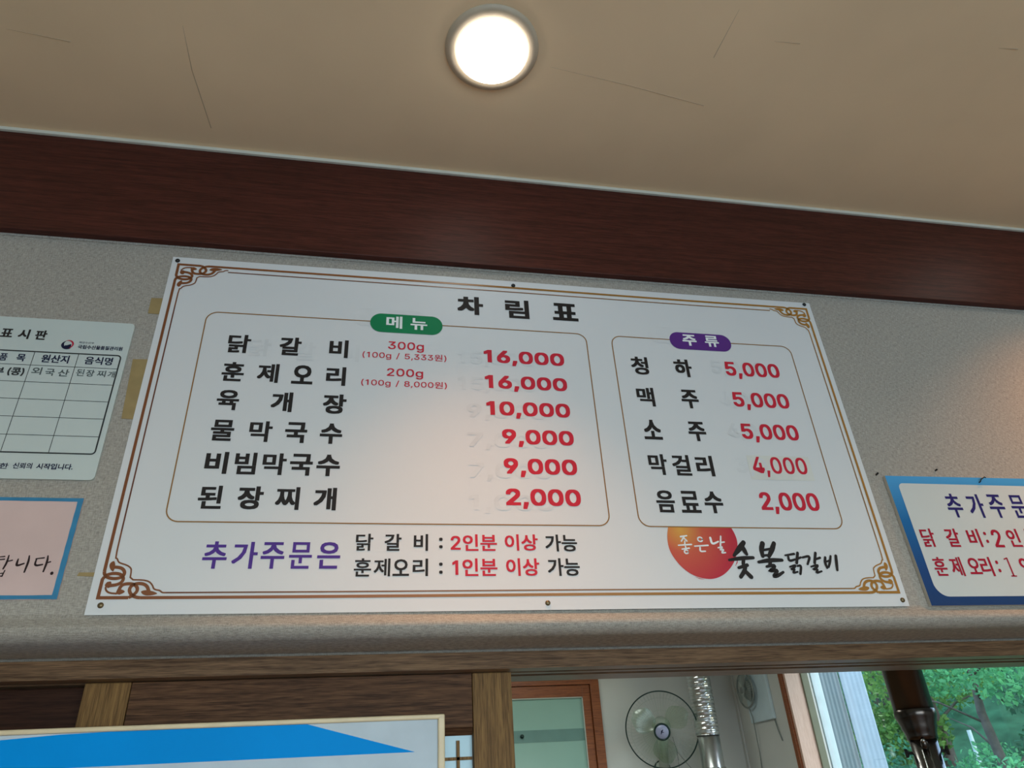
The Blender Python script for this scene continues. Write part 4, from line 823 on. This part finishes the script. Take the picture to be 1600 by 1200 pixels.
bm = newbm(); tube(bm, [(-0.10, 0.0, 0.03), (-0.16, 0.012, 0.012), (-0.28, 0.025, 0.006), (-0.36, 0.06, -0.012), (-0.48, 0.085, -0.016)], 0.003, 6); obj('power_cord', bm, M['greyfan'], f2, True)
# narrow pipe boxing in the far corner
bm = newbm(); box(bm, SX-0.012, SX-0.0003, YD-0.03, YD-0.001, 0.0, 2.7, 0.003); o = obj('trim_5', bm, M['whitewall']); o['kind'] = 'structure'
bm = newbm(); tube(bm, [(SX-0.010, 2.915, 1.92), (SX-0.010, 2.90, 1.86), (SX-0.008, 2.88, 1.80)], 0.004, 8); tag(obj('panel_cable', bm, M['greyfan'], None, True), 'grey cable hanging from the white side wall panel', 'cable')
bpy.data.objects['panel_cable'].location.z = 0

# ------------------------------------------------------------------ foil duct
dk = empty('foil_duct', (1.740, 3.10, 0)); tag(dk, 'silver ventilation duct with crinkled upper length beside the green rimmed fan', 'duct')
random.seed(3)
bm = newbm(); seg = 40; rows = []
zs = [1.86 + 0.006*i for i in range(144)]
for i, z in enumerate(zs):
    base = 0.073 + 0.0020*math.sin(z*2*PI/0.022)
    rows.append([bm.verts.new(((base + random.uniform(-.0007, .0007))*math.cos(k*2*PI/seg), (base + random.uniform(-.0007, .0007))*math.sin(k*2*PI/seg), z)) for k in range(seg)])
for A, B in zip(rows[:-1], rows[1:]):
    for k in range(seg): bm.faces.new((A[k], A[(k+1) % seg], B[(k+1) % seg], B[k]))
obj('crinkled_length', bm, M['duct'], dk)
bm = newbm(); lathe(bm, [(0.066, 0.9), (0.069, 0.902), (0.069, 1.672), (0.072, 1.676), (0.072, 1.684), (0.069, 1.688), (0.069, 1.875), (0.066, 1.876)], 48); obj('smooth_length', bm, M['duct'], dk, True)
bm = newbm(); ring(bm, 0.0725, 0.004, 48, 8, Matrix.Translation((0, 0, 1.68))); obj('clamp', bm, M['chrome'], dk, True)

# ------------------------------------------------------------------ telescopic smoke extraction pipe
ep = empty('extraction_pipe', (1.371, 0.70, 0)); tag(ep, 'dark telescopic smoke extraction pipe with black side knobs hanging before the window', 'pipe')
bm = newbm(); lathe(bm, [(0.053, 1.722), (0.0595, 1.722), (0.0595, 2.715), (0.053, 2.715)], 48); obj('outer_tube', bm, M['darksteel'], ep, True)
bm = newbm(); lathe(bm, [(0.0596, 1.746), (0.0615, 1.742), (0.0615, 1.730), (0.0600, 1.724), (0.0520, 1.700), (0.0520, 1.694), (0.0480, 1.684), (0.0450, 1.672), (0.0450, 1.660), (0.040, 1.660)], 48); obj('reducer', bm, M['darksteel'], ep, True)
bm = newbm(); lathe(bm, [(0.035, 1.05), (0.0405, 1.052), (0.0405, 1.69), (0.036, 1.69)], 48); inn = obj('inner_tube', bm, M['greysteel'], ep, True)
A = Vector((C0.x-1.371, C0.y-0.70, 0)).normalized(); B = Vector((-A.y, A.x, 0))     # towards / across the room
def pt(a, b, z): v = A*a + B*b; return (v.x, v.y, z)
for sgn in (-1, 1):
    bm = newbm(); tube(bm, [pt(0, sgn*0.038, 1.626), pt(0, sgn*0.053, 1.626)], 0.0045, 10); tube(bm, [pt(0, sgn*0.051, 1.626), pt(0, sgn*0.054, 1.626), pt(0, sgn*0.062, 1.626)], [0.007, 0.014, 0.015], 6); obj('side_knob', bm, M['knob'], ep)
bm = newbm(); tube(bm, [pt(0.038, 0, 1.632), pt(0.040, 0, 1.640), pt(0.042, 0, 1.654), pt(0.040, 0, 1.662)], [0.005, 0.010, 0.010, 0.007], 12); lt = obj('latch', bm, M['darksteel'], ep, True)
bm = newbm(); tube(bm, [pt(0.050, 0, 1.656), pt(0.0535, 0, 1.656)], 0.0055, 14); obj('latch_button', bm, M['chrome'], lt, True)
bm = newbm()
for b in (-0.009, 0.009): tube(bm, [pt(0.0395, b, 1.06), pt(0.0395, b, 1.632)], 0.003, 8)
obj('guide_rail', bm, M['chrome'], ep, True)

# ------------------------------------------------------------------ side window, its sash tilted outwards
wn = empty('window_1', (SX, 0, 0)); wn['kind'] = 'structure'
bm = newbm(); box(bm, -0.012, 0.003, WY1-0.002, WY1+0.034, WZ0-0.03, WZ1+0.03, 0.001); box(bm, -0.012, 0.003, WY0-0.034, WY0+0.002, WZ0-0.03, WZ1+0.03, 0.001)
box(bm, -0.012, 0.003, WY0+0.002, WY1-0.002, WZ1-0.002, WZ1+0.03, 0.001); box(bm, -0.012, 0.003, WY0+0.002, WY1-0.002, WZ0-0.03, WZ0+0.002, 0.001); obj('casing', bm, M['orangewood'], wn)
bm = newbm(); box(bm, 0.003, 0.105, WY1-0.022, WY1-0.0005, WZ0, WZ1); box(bm, 0.003, 0.105, WY0+0.0005, WY0+0.022, WZ0, WZ1); box(bm, 0.003, 0.105, WY0+.022, WY1-.022, WZ0+.0005, WZ0+0.022); box(bm, 0.003, 0.105, WY0+.022, WY1-.022, WZ1-0.022, WZ1-0.0005); obj('reveal', bm, M['pinkwood'], wn)
bm = newbm(); box(bm, 0.105, 0.150, WY1-0.032, WY1-0.0005, WZ0, WZ1, 0.003); box(bm, 0.105, 0.150, WY0+0.0005, WY0+0.032, WZ0, WZ1, 0.003); box(bm, 0.105, 0.150, WY0+.032, WY1-.032, WZ1-0.03, WZ1-0.0005, 0.003); box(bm, 0.105, 0.150, WY0+.032, WY1-.032, WZ0+0.0005, WZ0+0.03, 0.003); obj('seal_frame', bm, M['seal'], wn)
sa = empty('sash', (0.186, 0, WZ1), (0, 0, 0)); sa.parent = wn
H = WZ1 - WZ0
bm = newbm(); box(bm, 0.0, 0.06, WY1-0.002, WY1+0.085, -H, 0, 0.004); box(bm, 0.0, 0.06, WY0+0.03, WY0+0.09, -H, 0, 0.004); box(bm, 0.0, 0.06, WY0+0.09, WY1-0.002, -H, -H+0.06, 0.004); box(bm, 0.0, 0.06, WY0+0.09, WY1-0.002, -0.06, 0, 0.004)
obj('sash_frame', bm, M['pvc'], sa)
bm = newbm(); box(bm, 0.026, 0.031, WY0+0.08, WY1+0.008, -H+0.05, -0.05); obj('pane', bm, M['pane'], sa)

# ------------------------------------------------------------------ outdoors: awning sheet, hillside, trees
aw = empty('hanging_sheet', (2.47, 2.90, 3.05))
def drape(x0, x1, z0, z1, yo, name, mt, amp):
    bm = newbm(); n = 24; F = []; B = []
    for j in (0, 1, 2, 3):
        z = z0 + (z1-z0)*j/3
        F.append([bm.verts.new((x0+(x1-x0)*i/n, yo + amp*math.sin(i*1.3+0.2*j), z)) for i in range(n+1)])
        B.append([bm.verts.new((v.co.x, v.co.y+0.003, z)) for v in F[-1]])
    for j in range(3):
        for i in range(n):
            bm.faces.new((F[j][i], F[j][i+1], F[j+1][i+1], F[j+1][i])); bm.faces.new((B[j][i], B[j+1][i], B[j+1][i+1], B[j][i+1]))
    for i in range(n): bm.faces.new((F[0][i], B[0][i], B[0][i+1], F[0][i+1])); bm.faces.new((F[3][i], F[3][i+1], B[3][i+1], B[3][i]))
    for j in range(3): bm.faces.new((F[j][0], F[j+1][0], B[j+1][0], B[j][0])); bm.faces.new((F[j][n], B[j][n], B[j+1][n], F[j+1][n]))
    return obj(name, bm, mt, aw, True)
drape(0.147, 0.312, -2.2, 0.0, 0.0, 'sheet', M['sheet'], 0.0010)
drape(0.0, 0.139, -2.2, 0.0, 0.004, 'edge_band', M['sheetedge'], 0.0018)
bm = newbm(); tube(bm, [(-0.25, 0.003, 0.012), (0.45, 0.003, 0.012)], 0.012, 12); obj('rail', bm, M['concrete'], aw, True)
tag(aw, 'pale blue sheet with a darker grey side band hanging outside the side window', 'sheet')
bm = newbm(); rows = []
nx, ny = 40, 40
rnd = random.Random(11)
for i in range(nx+1):
    row = []
    for j in range(ny+1):
        x = 2.32 + 13.7*i/nx; y = -3 + 21*j/ny
        d = max(0, 0.62*(x-2.3) + 0.45*(y-2.0))
        row.append(bm.verts.new((x, y, -0.03 + 0.22*max(0, d-1.2) + 0.45*max(0, d-5.0) + rnd.uniform(-.05, .05))))
    rows.append(row)
for i in range(nx):
    for j in range(ny): bm.faces.new((rows[i][j], rows[i+1][j], rows[i+1][j+1], rows[i][j+1]))
struct('ground', bm, M['soil'], smooth=True)
def gz(x, y):
    d = max(0, 0.62*(x-2.3)+0.45*(y-2.0))
    return 0.22*max(0, d-1.2) + 0.45*max(0, d-5.0)
def leaves(bm, c, rad, n, size, rnd):
    for _ in range(n):
        while True:
            v = Vector((rnd.uniform(-1, 1), rnd.uniform(-1, 1), rnd.uniform(-1, 1)))
            if 0.35 < v.length < 1: break
        p = Vector(c) + Vector((v.x*rad[0], v.y*rad[1], v.z*rad[2]))
        R3 = Euler((rnd.uniform(0, 6.28), rnd.uniform(0, 6.28), rnd.uniform(0, 6.28))).to_matrix()
        L = size*rnd.uniform(.7, 1.4); W2 = L*rnd.uniform(.22, .34)
        ps = [R3 @ Vector(q) + p for q in ((0, -L/2, 0), (W2, -L*.08, L*.06), (0, L/2, 0), (-W2, -L*.08, L*.06))]
        vs = [bm.verts.new(q) for q in ps]
        bm.faces.new((vs[0], vs[1], vs[2])); bm.faces.new((vs[0], vs[2], vs[3]))
def tree(x, y, h, crowns, n, size, mt, label, tr=0.10):
    z = gz(x, y) - 0.15
    r2 = random.Random(int(x*100+y*10))
    o = empty('tree', (x, y, z)); tag(o, label, 'tree', 'trees on the hillside outside')
    bm = newbm()
    tube(bm, [(0, 0, 0), (0.06, 0.03, h*.35), (-0.03, 0.02, h*.7), (0.05, 0, h)], [tr*1.2, tr, tr*.8, tr*.4], 10)
    for k in range(5):
        a = k*1.3; zz = h*(.45+.1*k); tube(bm, [(0, 0, zz), (0.4*math.cos(a), 0.4*math.sin(a), zz+.25), (0.9*math.cos(a), 0.9*math.sin(a), zz+.4)], [tr*.25, tr*.18, tr*.06], 6)
    obj('trunk', bm, M['bark'], o, True)
    bm = newbm()
    for c in crowns: leaves(bm, (c[0], c[1], c[2]-z), c[3:], n, size, r2)
    obj('foliage', bm, mt, o)
def bush(x, y, rad, n, size, mt, label):
    z = gz(x, y) - 0.1
    r2 = random.Random(int(x*100+y*17))
    o = empty('bush', (x, y, z)); tag(o, label, 'bush', 'bushes on the hillside outside')
    bm = newbm()
    for k in range(6):
        a = k*1.05; tube(bm, [(0, 0, 0), (rad[0]*.4*math.cos(a), rad[1]*.4*math.sin(a), rad[2]*.9), (rad[0]*.7*math.cos(a), rad[1]*.7*math.sin(a), rad[2]*1.4)], [.02, .014, .006], 6)
    obj('stems', bm, M['bark'], o, True)
    bm = newbm(); leaves(bm, (0, 0, rad[2]), rad, n, size, r2); obj('foliage', bm, mt, o)
tree(6.0, 5.60, 2.4, [(.1,-.55,2.55,.75,.6,.42), (.3,.75,2.72,.6,.6,.35), (.9,-1.1,2.2,.7,.6,.5)], 1520, 0.066, M['leafa'], 'bright green tree with slim bare grey trunk outside the window', 0.055)
tree(6.9, 7.5, 2.8, [(0,0,2.80,1.0,1.0,.50), (-.3,.3,2.1,.6,.6,.4)], 2090, 0.079, M['leafc'], 'yellow green tree outside, seen right of the dark extraction pipe', 0.09)
tree(8.9, 6.7, 3.2, [(0,0,2.7,1.3,1.3,.9), (.1,.2,1.7,1.2,1.2,.8)], 2850, 0.092, M['leafb'], 'deep green tree outside, behind the grey trunked one', 0.14)
tree(8.3, 10.4, 3.2, [(0,0,2.7,1.4,1.4,.9), (0,.2,1.7,1.4,1.4,.8)], 2850, 0.092, M['leafb'], 'deep green tree outside, seen left of the dark extraction pipe', 0.14)
tree(11.4, 9.0, 3.6, [(0,0,4.4,1.9,1.9,1.2)], 3800, 0.112, M['leafb'], 'tall dark tree high up the hillside outside', 0.14)
tree(9.4, 13.6, 3.6, [(0,0,4.6,2.2,2.2,1.3)], 3800, 0.119, M['leafb'], 'dark tree far outside behind the pale blue hanging sheet', 0.14)
bush(5.1, 4.55, (.7,.6,.72), 2470, 0.059, M['leafa'], 'bright low bush outside below the grey trunked tree')
bush(5.3, 6.3, (.8,.8,.74), 2660, 0.059, M['leafb'], 'dark low bush outside between two trunks')
bush(5.0, 8.0, (.8,.8,.74), 2660, 0.059, M['leafb'], 'low bush outside beyond the white window sash')
bush(8.1, 3.9, (.9,.9,.8), 2090, 0.073, M['leafb'], 'dark bush outside, behind the slim grey trunked tree')
bush(3.9, 3.4, (.5,.5,.68), 1520, 0.059, M['leafa'], 'small bright bush just outside the side window')
bush(6.3, 6.05, (.55,.55,.66), 2200, .055, M['leafa'], 'bright bush outside in front of the thin pale post')
bm = newbm(); tube(bm, [(0, 0, 0), (0, 0, 1.35)], [.028, .024], 10); o = obj('pale_post', bm, M['concrete'], None, True); o.location = (6.6, 6.62, gz(6.6, 6.62)-.1); tag(o, 'thin pale post standing among the bushes outside', 'post')
